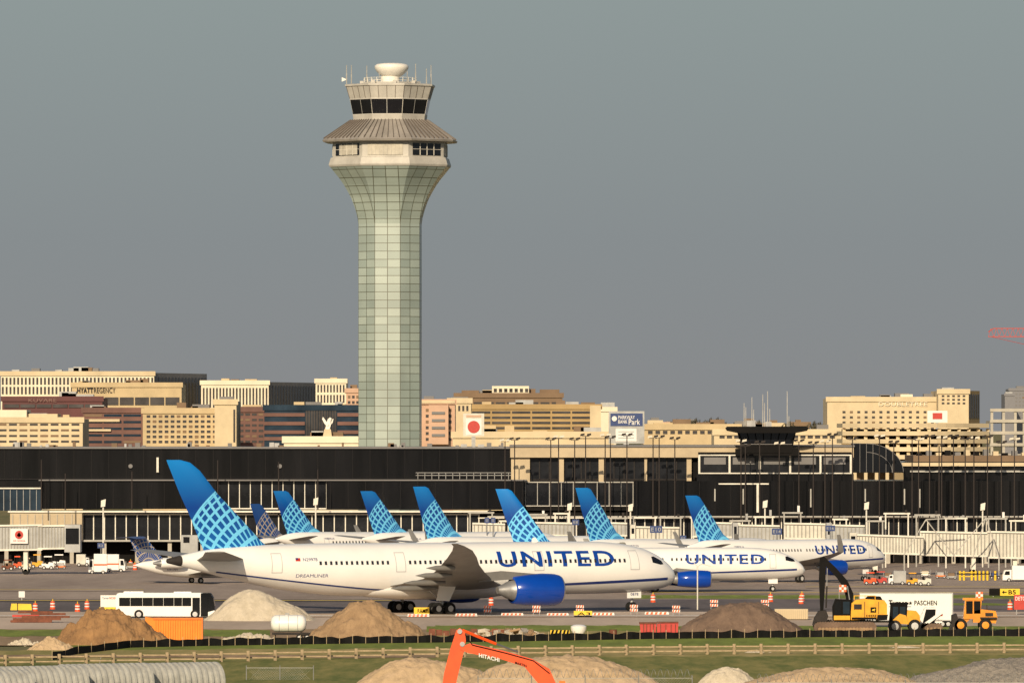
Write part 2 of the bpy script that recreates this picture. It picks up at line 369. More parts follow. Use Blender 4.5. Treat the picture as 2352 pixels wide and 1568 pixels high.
octloft('cab_base','fascia',[(84,278),(86,266),(86,264)])
gl=octloft('cab_interior','glass',[(84,266),(90,231)])
for k in range(8):
    for j in range(2):
        face_panel('cab_window','glass',k,85,265,92,231,j/2+.008,j/2+.492,.05)
        face_panel('mullion','frame' if j==0 else 'framegrey',k,85,265,92,231,j/2-.012 if j else 0,j/2+.012,.16)
octloft('cab_fascia','fascia',[(93,231),(93,228),(101,201),(104,200),(104,196),(100,195)])
for k in range(8):
    for j in range(4): face_panel('fascia_seam','roofrib',k,93,228,101,201,j/4,j/4+.015,.06)
octloft('roof_deck','fascia',[(62,195),(62,190)])
c0=(0,0,0)
MB().lathe([(1.6,PZ(195,TD)),(1.6,PZ(176,TD))],'z',c0,20).build('radome_base','radome',tw.e,smooth=True)
MB().lathe([(1.3,PZ(178,TD)),(1.9,PZ(173,TD)),(2.5,PZ(165,TD)),(2.84,PZ(157,TD)),(2.84,PZ(152,TD)),(2.5,PZ(148,TD)),(1.5,PZ(146,TD)),(.3,PZ(145.5,TD))],'z',(.25,0,0),24).build('radome','radome',tw.e,smooth='all')
mb=MB()
for i in range(24):
    a=2*math.pi*i/24;b=2*math.pi*(i+1)/24; r=60*tk; p=(r*math.cos(a),r*math.sin(a)); q=(r*math.cos(b),r*math.sin(b))
    mb.tube((*p,PZ(193,TD)),(*p,PZ(179,TD)),.05,4)
    for y in(180,186): mb.tube((*p,PZ(y,TD)),(*q,PZ(y,TD)),.04,4)
mb.build('railing','frame',tw.e)
for px,y,d in((796,150,0),(808,152,-3),(842,150,2),(955,148,-2),(980,160,-3),(990,150,0),(872,168,-3.5),(936,166,-3.5)):
    x=(px-896)*tk; MB().tube((x,d,PZ(197,TD)),(x,d,PZ(y+20,TD)),.1,5).tube((x,d,PZ(y+20,TD)),(x,d,PZ(y,TD)),.07,5).build('antenna','framegrey',tw.e)
MB().add([((785-896)*tk,0,PZ(178,TD)),((797-896)*tk,0,PZ(183,TD)),((785-896)*tk,.05,PZ(188,TD)),((787-896)*tk,.3,PZ(183,TD))],[(0,1,2),(0,1,3),(1,2,3),(0,2,3)]).build('wind_vane','radome',tw.e)
for a in range(8):
    th=R(a*45+10); r=66*tk; MB().box(r*math.sin(th)-.3,r*math.sin(th)+.3,-r*math.cos(th)-.3,-r*math.cos(th)+.3,PZ(195,TD),PZ(187,TD)).build('rooftop_unit','fascia',tw.e)
# ---------------- city
def bldg(label,x0,x1,yt,D,m='cream',name='office_building',cat='building',side=None,dep=30,wins=(),slits=None,top=None,group=None,shade_m='greywall'):
    t=Th(name,label,cat,(x0+x1)/2,None,D,group); a=t.L(x0,yt); b=t.L(x1,yt)
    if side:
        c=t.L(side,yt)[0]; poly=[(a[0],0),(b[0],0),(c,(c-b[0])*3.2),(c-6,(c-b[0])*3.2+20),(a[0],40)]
        mb=MB().prismz(poly,0,a[1]); mb.mi[3]=1; mb.build('wall',[m,shade_m],t.e)  # receding side gets a darker material, its shade put into the colour
    else: MB().box(a[0],b[0],0,dep,0,a[1]).build('wall',m,t.e)
    MB().box(a[0]-.4,b[0]+.4,-.4,.4,a[1]-.9,a[1]+.5).build('parapet',top or m,t.e)
    rr=random.Random(int(x0*7+D))
    for q in range(max(1,int((x1-x0)/50))):
        cx=rr.uniform(a[0]+3,b[0]-3) if b[0]-a[0]>8 else (a[0]+b[0])/2; ww=rr.uniform(.8,2.6); MB().box(cx-ww,cx+ww,6,11,a[1],a[1]+rr.uniform(.7,1.9)).build('rooftop_unit',rr.choice(['greywall','sandwall','bridgegrey','brown']),t.e)
    for (wx0,wx1,wy0,wy1,nc,nr,fw,fh,wm) in wins:
        if wm=='pane': wm='citypane'
        cw=(wx1-wx0)/nc*t.k; ch=(wy1-wy0)/nr*t.k; ww=cw*fw; hh=ch*fh
        me=MB().box(-ww/2,ww/2,-.12,.1,-hh/2,hh/2).mesh('window',wm); me2=MB().box(-ww/2,ww/2,-.12,.1,-hh/2,hh/2).mesh('window','brown')
        for i in range(nc):
            for j in range(nr):
                x,z=t.L(wx0+(i+.5)*(wx1-wx0)/nc,wy0+(j+.5)*(wy1-wy0)/nr); link('window',me2 if nr>1 and rr.random()<.22 else me,t.e,(x,0,z))
    if slits:
        nc,wy0,wy1,wm=slits; c=t.L(side,yt)[0]; z0=t.L(0,wy1)[1]; z1=t.L(0,wy0)[1]; Ls=math.hypot(c-b[0],(c-b[0])*3.2)
        me=MB().box(-Ls/nc*.25,Ls/nc*.25,-.12,.1,z0,z1).mesh('window',wm)
        for i in range(nc):
            f=(i+.5)/nc; o=link('window',me,t.e,(b[0]+(c-b[0])*f,(c-b[0])*3.2*f,0)); o.rotation_euler=(0,0,math.atan2(3.2,1))
    return t
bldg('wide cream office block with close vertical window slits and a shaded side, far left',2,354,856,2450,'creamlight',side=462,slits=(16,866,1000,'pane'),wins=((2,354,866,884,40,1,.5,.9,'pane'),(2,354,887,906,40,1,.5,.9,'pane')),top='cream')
t=bldg('sand coloured hotel with its name in dark capitals and a dark window band',165,417,882,2330,'sandwall',name='hotel')
t.text('HYATT','darkmetal',177,214,890,902,-.45,bold=.03); t.text('REGENCY','darkmetal',216,265,890,902,-.45,bold=0)
for i in range(5): t.box('window','citypane',240+i*35,912,272+i*35,930,-.2,.1)
t=bldg('maroon office block with its name in pale capitals at far left',5,235,914,2250,'maroon'); t.text('KUVARE','faintcream',66,130,915,923,-.6,bold=0)
for i in range(6): t.box('window','citypane',10+i*37,928,44+i*37,936,-.3,.1)
t=bldg('low cream building with stepped roof terraces at the left edge of the photo',-40,190,962,2050,'cream',wins=((-30,185,968,1020,9,4,.75,.35,'pane'),))
t.box('roof_terrace','creamlight',-30,941,60,962,2,20); t.box('roof_terrace','cream',60,950,130,962,4,20)
t=bldg('reddish brown banded office block left of the beige grid facade',190,328,940,2100,'redbrown',wins=((192,326,946,1022,3,5,.9,.35,'blueglass'),))
t.box('cornice','cream',187,962,275,968,-.8,.4); t.box('cornice','cream',187,985,255,990,-.8,.4)
t=bldg('beige office block with a grid of deep square windows',328,525,941,2000,'sandwall',wins=((334,500,950,1020,12,6,.6,.5,'pane'),))
t=bldg('blank beige stair tower beside the grid windowed office',493,543,921,1990,'cream',name='stair_tower'); t.box('window','citypane',536,940,540,1015,-.2,.1)
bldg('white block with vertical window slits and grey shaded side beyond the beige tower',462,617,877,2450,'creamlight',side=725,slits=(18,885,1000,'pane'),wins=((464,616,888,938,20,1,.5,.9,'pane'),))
bldg('narrow white block with slit windows nearest the control tower',725,795,873,2440,'creamlight',wins=((727,793,882,902,9,1,.5,.85,'pane'),(727,793,905,926,9,1,.5,.85,'pane')))
bldg('small pinkish block between the white slit block and the control tower',795,828,895,2440,'pinkbeige',wins=((797,826,905,930,3,2,.6,.5,'pane'),))
bldg('dark red brick block between the beige tower and the blue glass building',543,610,938,2050,'redbrown',wins=((546,607,945,1020,4,6,.7,.4,'pane'),))
t=bldg('dark blue glass office building with red brick bands behind the bird statue',607,840,934,2000,'blueglass')
for y in(948,968,988,1003):
    t.box('brick_band','redbrown',607,y,700,y+8,-.3,.1); t.box('brick_band','redbrown',775,y,840,y+8,-.3,.1)
for i in range(12): t.box('window','citypane',702+i*6,940,706.5+i*6,1004,-.2,.1)
bldg('low cream wall building under the white bird statue',652,840,1007,1650,'creamlight',name='low_building',dep=15)
t=Th('bird_statue','white statue of a bird with raised wings on a cream pedestal','statue',752,1007,1655)
t.poly('pedestal','cream',[(741,1007),(763,1007),(760,985),(745,985)],-.8,.8)
t.poly('body','radome',[(747,985),(757,985),(760,975),(759,966),(762,961),(758,958),(753,962),(750,972)],-.3,.3)
t.poly('wing','radome',[(756,974),(750,968),(742,957),(740,962),(745,972),(752,980)],-.5,-.3); t.poly('wing','radome',[(755,972),(760,964),(766,961),(764,970),(758,978)],.3,.5)
t=bldg('pinkish stepped apartment block just right of the control tower',955,1045,921,2000,'pinkbeige',wins=((975,1040,935,1015,5,6,.55,.5,'pane'),))
t.box('bay','pinkbeige',985,930,1030,1020,-3,0); t.box('cornice','cream',955,919,1045,926,-.8,.5)
for y in(945,962,979,996): t.box('balcony','greywall',992,y,1022,y+6,-3.3,-3)
bldg('cream rectangular block behind the stepped apartment block',1030,1082,918,2060,'cream',wins=((1050,1078,930,945,3,1,.5,.8,'pane'),))
t=bldg('brown upper office building with cream rooftop plant',1045,1292,906,2300,'brown',wins=((1060,1290,922,930,9,1,.8,.7,'pane'),))
t.box('rooftop_plant','creamlight',1130,886,1215,906,3,15); t.box('rooftop_plant','brown',1060,896,1100,906,3,15); t.box('rooftop_plant','brown',1240,894,1285,906,3,15)
for i in range(7): t.box('vent','citypane',1134+i*12,892,1141+i*12,900,2.8,3.2)
t=bldg('wide tan office building with long horizontal window bands',1078,1380,932,2200,'tan')
for j in range(4):
    for i in range(6): t.box('window','citypane',1084+i*46,944+j*12,1126+i*46,949+j*12,-.2,.1)
t.box('end_tower','cream',1355,931,1380,1010,-1.5,-.45)
bldg('long low cream building behind the round logo billboard',1040,1410,996,1700,'cream',name='low_building',wins=((1120,1400,1001,1008,14,1,.6,.6,'pane'),),dep=15)
bldg('pale low building right of the blue billboard',1478,1700,978,1900,'sandwall',name='low_building',wins=((1485,1690,985,1000,12,1,.6,.5,'pane'),))
bldg('long tan warehouse left of the hotel, behind the old tower',1640,1930,990,1850,'cream',name='warehouse',wins=((1650,1920,996,1010,16,1,.7,.45,'pane'),),dep=25)
bldg('white block between the tan offices and the blue billboard',1378,1415,938,2350,'creamlight')
for i,(a,b,y,D,m) in enumerate(((1490,1520,968,2700,'cream'),(1525,1560,972,2750,'pinkbeige'),(1568,1600,974,2800,'brown'),(1690,1745,970,2700,'greywall'),(1755,1800,974,2750,'cream'),(1810,1860,972,2650,'brown'))):
    bldg('far small building on the skyline, %s from the left between billboard and hotel'%ORD[i],a,b,y,D,m,name='far_building',wins=((a+2,b-2,y+3,y+12,4,1,.5,.5,'pane'),))
t=bldg('big cream hotel with square windows and its name near the roof',1900,2162,915,2250,'cream',name='hotel',wins=((1930,2150,940,1000,13,5,.4,.42,'pane'),))
t.text('DOUBLETREE','creamlight',2018,2130,923,932,-.5); t.box('penthouse','creamlight',2070,905,2098,915,4,12)
t=bldg('taller right wing of the cream hotel with shaded side',2155,2225,897,2240,'cream',name='hotel_wing',side=2256,slits=(6,905,960,'pane'),wins=((2160,2220,905,930,5,3,.5,.5,'pane'),),shade_m='tan')
bldg('hazy grey tower block far off at the right edge',2318,2400,893,4200,'haze',name='tower_block',wins=((2322,2395,900,960,9,7,.5,.45,'greywall'),))
bldg('shorter hazy grey block beside the far tower at the right edge',2308,2330,905,4150,'haze',name='tower_block')
def garage(label,x0,x1,ys,D,arc=0,cols=12):
    t=Th('parking_garage',label,'garage',(x0+x1)/2,None,D); a=t.L(x0,0)[0]; b=t.L(x1,0)[0]
    for y in ys:
        z=PZ(y,D); n=16; f=[]
        for i in range(n+1):
            u=i/n; f.append((a+(b-a)*u,-arc*math.sin(math.pi*u)))
        MB().prismz(f+[(b,30),(a,30)],z-.9,z).build('deck_slab','cream',t.e)
    zt=PZ(ys[0],D)
    me=MB().box(-.35,.35,-.35,.35,0,zt-1.1).mesh('column','cream')
    for i in range(cols+1):
        u=i/cols; link('column',me,t.e,(a+(b-a)*u*.98+.4,-arc*math.sin(math.pi*u)+1.2,0))
    MB().box(a+1,b-1,8,29,0,zt-1.2).build('interior_wall','brown',t.e)
    return t
garage('long curved parking garage with open cream decks before the hotel',1935,2272,(972,990,1008,1026,1044),1700,12,14)
t=Th('garage_frame','unfinished concrete frame of a garage at the right edge','garage',2312,None,1600)
for x in(2278,2305,2332,2352,2375): t.box('column','concrete',x-3,938,x+3,1060,-.4,.4)
for y in(941,966,993,1020,1045): t.box('beam','concrete',2274,y-3,2380,y+4,-.7,-.45)
t.box('slab','concrete',2274,966,2380,972,.5,14); t.box('slab','concrete',2274,1020,2380,1026,.5,14)
t=Th('billboard','white billboard with a large red disc among the cream buildings','billboard',1088,None,1560)
t.box('panel','bridge',1064,949,1112,1001,-.3,.3); t.box('post','steel',1083,1001,1092,1100,-.4,.4); t.box('poster','signwhite',1070,962,1106,998,-.34,-.31)
c=t.L(1088,980); MB().lathe([(.05,0),(1.2,0),(1.2,-.08),(.05,-.08)],'y',(c[0],-.36,c[1]),24).build('disc','red',t.e)
t.box('banner','pinkbeige',1071,953,1105,958,-.36,-.31)
t=Th('billboard','blue billboard with white lettering on a pale double panel','billboard',1438,None,1540)
t.box('panel','bridgegrey',1398,944,1480,1018,-.3,.3); t.box('sign_face','signblue',1402,949,1476,978,-.38,-.31)
t.text('PARKWAY','signwhite',1420,1458,954,962,-.42); t.text('BANK','signwhite',1420,1441,964,972,-.42); t.text('Park','signwhite',1444,1470,962,975,-.42)
c=t.L(1411,961); MB().lathe([(.25,0),(.5,0),(.5,-.05),(.25,-.05)],'y',(c[0],-.39,c[1]),16).build('emblem','signwhite',t.e)
t.box('lower_panel','signwhite',1414,984,1462,1013,-.38,-.31); t.box('post','steel',1432,1018,1444,1100,-.4,.4)
for y in(990,997,1004): t.box('text_bar','bridgegrey',1420,y,1456,y+2,-.42,-.39)
t=Th('billboard','small screen billboard with a red patch on the hotel wall','billboard',2152,None,2200)
t.box('panel','signwhite',2130,943,2176,970,-.3,.3); t.box('picture','red',2142,948,2164,962,-.4,-.31)
t.box('post','steel',2149,970,2155,1100,-.3,.3)
lm=MB()
for i in range(170):
    a=random.uniform(0,6.28); z=random.uniform(0,1); rr=math.sqrt(max(0,1-(z*1.05)**2.2))*random.uniform(.2,1)**.5 if z*1.05<1 else .1
    c=Vector((rr*math.cos(a)*3.4,rr*math.sin(a)*3,3+z*5.2))
    for j in range(8):
        d=Vector([random.gauss(0,.3) for _ in range(3)]); n=Vector([random.gauss(0,.22) for _ in range(3)]); q=Vector([random.gauss(0,.22) for _ in range(3)])
        lm.add([c+d,c+d+n,c+d+q],[(0,1,2)])
lme=lm.mesh('crown','leaf',recalc=False); tme=MB().tube((0,0,0),(0,0,5),.3,7,.1).tube((0,0,3),(1.4,.4,5),.12,5,.04).tube((0,0,3.4),(-1.2,.2,5.2),.12,5,.04).mesh('trunk','trunk')
tx=[1555,1585,1600,1618,1634,1650,1668,1815,1872,1885,1745]
for i,px in enumerate(sorted(tx)):
    D=2450+random.uniform(-60,60); e=empty('tree',(PX(px,D),D,0)); s_=(PZ(random.uniform(970,980),D))/8.2; e.scale=(s_*.6,s_*.6,s_)
    tag(e,'dark bare tree on the skyline, %s from the left beyond the low buildings'%ORD[i],'tree','skyline trees'); link('crown',lme,e); link('trunk',tme,e)
t=Th('tower_crane','red lattice tower crane reaching in at the right edge','crane',2500,None,1750)
mb=MB(); k=t.k
def cl(px,py): return (t.L(px,py)[0],0,t.L(px,py)[1])
for i in range(19):
    x0=2270+i*12.5;x1=x0+12.5; y0=762 if i==0 else 754
    mb.tube(cl(x0,y0),cl(x1,754),.13,4); mb.tube(cl(x0,773),cl(x1,773),.13,4); mb.tube(cl(x0,773),cl((x0+x1)/2,754),.06,4); mb.tube(cl((x0+x1)/2,754),cl(x1,773),.06,4)
mb.build('jib','craneRed',t.e)
t.tube('cable','craneRed',[(2275,773),(2360,792),(2494,800)],.05)
t.box('mast','craneRed',2494,740,2510,1290,-1,1)
# ---------------- terminal
TDm=1232.
def glazed(t,x0,x1,y0,y1,n,gl='pane',fr='frame',fw=.22,d=0.0,rails=True,name='window'):
    cw=(x1-x0)/n*t.k; z0=t.L(0,y1)[1]; z1=t.L(0,y0)[1]
    gme=MB().box(-cw/2+fw/2,cw/2-fw/2,d-.06,d+.02,z0,z1).mesh(name,gl); fme=MB().box(-fw/2,fw/2,d-.25,d+.02,z0,z1).mesh('mullion',fr)
    for i in range(n): link(name,gme,t.e,(t.L(x0+(i+.5)*(x1-x0)/n,0)[0],0,0))
    for i in range(n+1): link('mullion',fme,t.e,(t.L(x0+i*(x1-x0)/n,0)[0],0,0))
    if rails:
        t.box('rail',fr,x0-2,y0-2.5,x1+2,y0,d-.3,d+.02); t.box('rail',fr,x0-2,y1,x1+2,y1+2.5,d-.3,d+.02)
def ribs(t,x0,x1,y0,y1,step,d,m='blackrib',w=.09):
    z0=t.L(0,y1)[1]; z1=t.L(0,y0)[1]; mb=MB(); x=x0
    while x<=x1: a=t.L(x,0)[0]; mb.box(a-w/2,a+w/2,d-.07,d+.02,z0,z1); x+=step
    mb.build('cladding_ribs',m,t.e)
tA=Th('terminal_building','long black clad upper terminal hall at left under the tower','terminal',586,None,TDm+6)
tA.box('wall','blackpanel',-120,1030,1172,1106,0,40); ribs(tA,-110,1170,1032,1104,40,0,w=.06)
tA.box('roof_edge','greywall',-120,1026,1174,1030,-.5,40)
tA.box('sill_band','blackrib',-120,1099,1200,1101,-.6,0)
mb=MB()
for x in range(960,1200,16): p=tA.L(x,1100); q=tA.L(x,1085); mb.tube((p[0],-1,p[1]),(q[0],-1,q[1]),.05,4)
for y in(1085,1091): p=tA.L(955,y); q=tA.L(1200,y); mb.tube((p[0],-1,p[1]),(q[0],-1,q[1]),.05,4)
mb.build('railing','steel',tA.e)
for i in range(40):
    x=random.uniform(-20,1170); p=tA.L(x,1026); h=random.uniform(.2,.8); w_=random.uniform(.15,.5); MB().box(p[0]-w_,p[0]+w_,2,3,p[1],p[1]+h).build('roof_vent',random.choice(['brown','steel','greywall']),tA.e)
for x in(300,643): 
    c=tA.L(x,1070); MB().lathe([(.1,0),(.25,-.1),(.33,-.3)],'y',(c[0],-.1,c[1]),12).build('dish','greywall',tA.e)
tA.box('roof_hut','frame',360,1050,365,1084,-.9,-.2)
tB=Th('terminal_building','terminal hall with wide beige columns and tall dark glass','terminal',1390,None,TDm+5)
tB.box('wall','black',1172,1050,1606,1150,.3,40); tB.box('roof_slab','beige',1172,1026,1960,1050,-1.5,40); tB.box('roof_trim','greywall',1170,1022,1962,1026,-1.8,40)
for x0,x1 in((1174,1217),(1284,1295),(1375,1387),(1480,1486),(1577,1588)): tB.box('column','beige',x0,1050,x1,1150,-.8,.3)
for a,b,n in((1217,1284,3),(1295,1375,4),(1387,1480,4),(1486,1577,4)): glazed(tB,a,b,1052,1146,n,'pane','darkmetal',.12,.25,False)
for a,b in((1217,1284),(1295,1375),(1387,1577)): tB.box('transom','darkmetal',a,1100,b,1102,0,.3)
tC=Th('terminal_building','upper floor with a white framed window row below the old control tower','terminal',1780,None,TDm+2)
tC.box('wall','black',1604,1038,1956,1106,.1,30); glazed(tC,1606,1954,1046,1085,5,'pane','frame',.3,0); tC.box('ledge','blackpanel',1600,1088,1960,1104,-1.5,.1)
for x in(1643,1709,1780,1850,1918): tC.box('blind','greywall',x-26,1050,x+24,1066,-.12,-.07)
tD=Th('glass_vault','dark barrel vaulted glass roof beside the white framed windows','vault',2010,None,TDm+4)
pr=[tD.L(1955,1085)]
for i in range(13):
    a=math.pi/2*i/12; pr.append(tD.L(1990+85*math.sin(a),1085-67*math.cos(a)))
pr.insert(1,tD.L(1955,1018))
MB().prism(pr,0,35).build('vault','glass',tD.e,smooth=True)
mb=MB()
for i in range(0,12):
    a=math.pi/2*i/12; b=math.pi/2*(i+1)/12
    for rr in(1.0,.7):
        p=tD.L(1990+85*rr*math.sin(a),1085-67*rr*math.cos(a)); q=tD.L(1990+85*rr*math.sin(b),1085-67*rr*math.cos(b)); mb.tube((p[0],-.1,p[1]),(q[0],-.1,q[1]),.06,4)
for x in(1960,1975,1990,2005,2020,2035,2050): 
    y=1018 if x<1990 else 1085-67*math.sqrt(max(0,1-((x-1990)/85)**2)); p=tD.L(x,1085); q=tD.L(x,y); mb.tube((p[0],-.1,p[1]),(q[0],-.1,q[1]),.05,4)
mb.build('vault_ribs','greywall',tD.e)
tE=Th('terminal_building','low terminal roofs with cream bands at the right edge','terminal',2230,None,TDm+6)
tE.box('wall','blackpanel',2075,1060,2500,1110,0,30); tE.box('roof_band','cream',2068,1062,2500,1070,-.5,0); tE.box('roof_band','framegrey',2090,1080,2500,1084,-.5,0); tE.box('upper_wall','brown',2100,1046,2500,1060,3,30)
for i in range(14): x=2110+i*22; tE.box('roof_unit',['black','greywall','cream'][i%3],x,1040-(i*5)%9,x+12,1047,5,8)
tF=Th('concourse','long lower concourse of black panels, glass bays and white framing','concourse',1176,None,TDm)
tF.box('wall','blackpanel',97,1106,498,1168,-1,30,label='left black panel wall'); ribs(tF,105,495,1107,1167,39,-1,w=.06)
tF.box('wall','black',498,1104,752,1170,.3,30); glazed(tF,500,750,1104,1166,10,'pane','frame',.12,.2)
tF.box('wall','blackpanel',750,1104,1205,1170,-1,30); ribs(tF,760,1200,1105,1168,40,-1,w=.06)
tF.box('wall','black',1205,1106,1456,1172,.3,30); glazed(tF,1207,1454,1108,1160,9,'pane','framegrey',.10,.2)
tF.box('wall','blackpanel',1455,1104,2500,1186,-1.2,30); ribs(tF,1462,2490,1106,1184,36,-1.2,w=.06)
tF.box('roof_edge','greywall',90,1101,1210,1103.5,-1.3,10); tF.box('roof_edge','frame',1650,1109,1765,1112,-1.6,-1.25); tF.box('pilaster','frame',1737,1112,1742,1176,-1.6,-1.25)
tF.box('wall','blueglass',-120,1122,97,1172,-2,20,label='blue glass wing at the left edge'); tF.box('wall','blackpanel',-120,1104,98,1122,-2,10); tF.box('roof_edge','frame',-120,1119,98,1122,-2.3,-2)
for i in range(8): tF.box('glazing_bar','steel',-20+i*15,1124,-19+i*15,1172,-2.1,-2)
for i,x in enumerate((1640,1705,1860,1985,2075,2110)):
    tF.box('reflection_strip' if False else 'painted_reflection','framegrey',x,1122,x+3,1150+(i*7)%20,-1.35,-1.22)  # pale grey strips painted as reflections on the black panels
tF.box('ledge','frame',20,1172,1120,1176,-2,0); tF.box('ledge','framegrey',1120,1184,2500,1187,-2,-1.2)
tF.box('wall','beige',25,1178,190,1240,-2,0); tF.box('wall','black',190,1176,2500,1242,.2,30)
glazed(tF,190,640,1182,1240,18,'pane','frame',.16,.1)
glazed(tF,640,1100,1182,1240,18,'pane','frame',.16,.1)
glazed(tF,1100,2400,1190,1238,58,'pane','frame',.15,.1)
tF.box('wall','black',-120,1242,2500,1300,4,30,label='black fill for the shade in the open ground floor of the concourse'); tF.box('slab_edge','framegrey',-120,1239,2500,1243,-1,4)  # black box stands in for the shade inside the open ground floor
me=MB().box(-.3,.3,-.3,.3,0,tF.L(0,1244)[1]).mesh('column','concrete')
for i in range(34): link('column',me,tF.e,(tF.L(-60+i*75,0)[0],0,0))
for i in range(9): x=30+i*17; tF.box('pilaster','concrete',x,1180,x+2,1240,-2.15,-2)
t=Th('old_control_tower','black low control tower with wide flat roof and inverted glass cab','tower',1762,None,TDm)
t.poly('cab','black',[(1706,1040),(1818,1040),(1828,992),(1695,992)],-.4,4)
for i in range(7):
    a0=1697+i*18.6; b0=1707+i*15.7; t.poly('cab_window','glass',[(b0+1,1018),(b0+14.5,1018),(a0+17.4,994),(a0+1.2,994)],-.55,-.4)
t.poly('roof','black',[(1668,983),(1672,979),(1852,979),(1856,983),(1852,989),(1826,994),(1697,994),(1672,989)],-3,6)
t.box('base','black',1690,1030,1835,1046,-.3,6); t.box('stem','black',1715,1046,1810,1290,3,8)
t.box('sill','greywall',1704,1019,1819,1020.5,-.7,-.5)
for x,y in((1709,925),(1713,935),(1727,912),(1731,940),(1752,905),(1756,925),(1763,898),(1768,938),(1808,898),(1812,955)): t.tube('antenna','framegrey',[(x,980),(x,y)],.09,n=4,r2=.06)
t.boxes('equipment','steel',[(1715,965,1735,979,-.4,.4),(1758,968,1772,979,-.4,.4)])
def lamp_pole(i,px,yt,yb,D,arms=True,m='polebrown'):
    t=Th('floodlight_pole','dark floodlight pole at the concourse, %s from the left'%ORD[i],'light pole',px,None,D,'floodlight poles along the concourse')
    z0=max(0,PZ(yb,D)); z1=PZ(yt,D)
    MB().tube((0,0,z0),(0,0,z1),.12,6,.08).build('pole',m,t.e)
    if arms:
        MB().tube((-.6,0,z1),(.6,0,z1),.06,4).build('cross_arm',m,t.e)
        for s in(-1,1): MB().prism([(s*.5-.35,z1),(s*.5+.35,z1+.15),(s*.5+.35,z1+.45),(s*.5-.25,z1+.35)],-.25,.25).build('floodlight','darkmetal' if i%3 else 'glint',t.e)
poles=[95,150,303,500,640,730,1160,1182,1265,1283,1320,1345,1390,1402,1440,1500,1514,1550,1702,1712,1745,1790,1835,1868,1895,1912,1958,2020,2053,2095,2110,2135,2157,2163,2190,2217,2237,2268,2300,2330]
for i,px in enumerate(poles):
    lo=random.uniform(1000,1025) if px>1150 else random.uniform(1052,1090)
    lamp_pole(i,px,lo,1290 if px>1150 else 1170,1226-(i%3)*2,arms=px>1150)
for i,(px,yt,yb) in enumerate(((237,1150,1300),(725,1146,1260),(1308,1158,1250),(1448,1160,1250),(1757,1152,1240),(1990,1156,1290),(2257,1158,1300))):
    t=Th('mast','white apron mast with a tilted lamp head, %s from the left'%ORD[i],'mast',px,None,1200,'white apron masts'); z1=PZ(yt+14,1200)
    MB().tube((0,0,0),(0,0,z1),.12,6).build('pole','frame',t.e); MB().prism([(-.35,z1),(.3,z1+.1),(.4,z1+1.2),(-.3,z1+1.0)],-.3,.3).build('lamp_head','frame',t.e)
for i,(tx_,x0,x1,y0,y1) in enumerate((('E2',224,240,1246,1258),('E3',1113,1124,1188,1201),('E5',1127,1138,1188,1201),('E8',1314,1330,1192,1205),('E10',1493,1521,1207,1223),('E12',1562,1576,1229,1242),('E14',1773,1796,1213,1227),('E16',1896,1918,1206,1219))):
    t=Th('gate_sign','blue gate sign with white characters, %s from the left'%ORD[i],'sign',(x0+x1)/2,y1,1163 if i!=5 else 1130,'blue gate signs'); t.box('board','signblue',x0,y0,x1,y1,-.1,.1); t.text(tx_,'bridgegrey',x0+3,x1-3,y0+3.5,y1-3.5,-.14,bold=0)
    MB().tube((0,0,-t.zb),(0,0,0),.08,5).build('post','steel',t.e)
def jetbridge(label,x0,x1,y0,y1,D,m='bridge',step=8,slope=0,sections=((0,1,0),),legs=(),cab=None,grp='boarding bridges'):
    t=Th('boarding_bridge',label,'boarding bridge',(x0+x1)/2,None,D,grp)
    for a,b,g in sections:
        xa=x0+(x1-x0)*a; xb=x0+(x1-x0)*b; s0=slope*a; s1=slope*b
        tn=t.poly('tunnel',m,[(xa,y1+g+s0),(xb,y1+g+s1),(xb,y0-g+s1),(xa,y0-g+s0)],-1.6-g*.04,1.6+g*.04)
        mb=MB(); x=xa+step/2
        while x<xb:
            f=(x-x0)/(x1-x0); p=t.L(x,y1+g+slope*f-4); q=t.L(x,y0-g+slope*f+4); mb.box(p[0]-.07,p[0]+.07,-1.7-g*.04,-1.55-g*.04,p[1],q[1]); x+=step
        mb.build('corrugation','rib',tn)
        t.poly('edge_beam','frame',[(xa,y1+g+s0+1),(xb,y1+g+s1+1),(xb,y1+g+s1-3),(xa,y1+g+s0-3)],-1.9-g*.04,-1.71-g*.04)
        t.poly('edge_beam','frame',[(xa,y0-g+s0-1),(xb,y0-g+s1-1),(xb,y0-g+s1+3),(xa,y0-g+s0+3)],-1.9-g*.04,-1.71-g*.04)
    for px in legs:
        z=t.L(px,(y1+2))[1]; c=t.L(px,0)[0]
        lg=MB(); lg.box(c-.3,c+.3,-1.4,-1.0,.5,z).box(c-.3,c+.3,1.0,1.4,.5,z).box(c-.2,c+.2,-1,1,1.2,1.6); lg.build('support_leg','frame',t.e)
        for s in(-1.2,1.2): MB().lathe([(.3,-.2),(.5,-.15),(.5,.15),(.3,.2)],'y',(c,s,.5),12).build('wheel','tyre',t.e)
    if cab:
        t.box('cab',m,cab[0],y0-4,cab[1],y1+5,-2.2,2.2); t.box('cab_window','glass',cab[0]+3,y0+4,cab[1]-3,y1-14,-2.3,-2.2)
    return t
t=jetbridge('grey boarding bridge with a red leaf emblem at the left edge',-60,152,1208,1262,1140,'bridgegrey',7,-3,((0,.75,2),(.7,1,0)),(60,),(150,186))
t.box('emblem_panel','signwhite',26,1213,66,1247,-2.2,-1.9)
c=t.L(46,1227); MB().lathe([(.48,0),(.6,0),(.6,-.05),(.48,-.05)],'y',(c[0],-2.21,c[1]),20).build('ring','red',t.e)
lf=[(0,9),(2,5),(4,6),(3.4,1),(7,3),(6,-1),(8,-3),(3,-5),(3,-7),(.7,-6),(.7,-9)]; lf=lf+[(-x,y) for x,y in lf[::-1]]
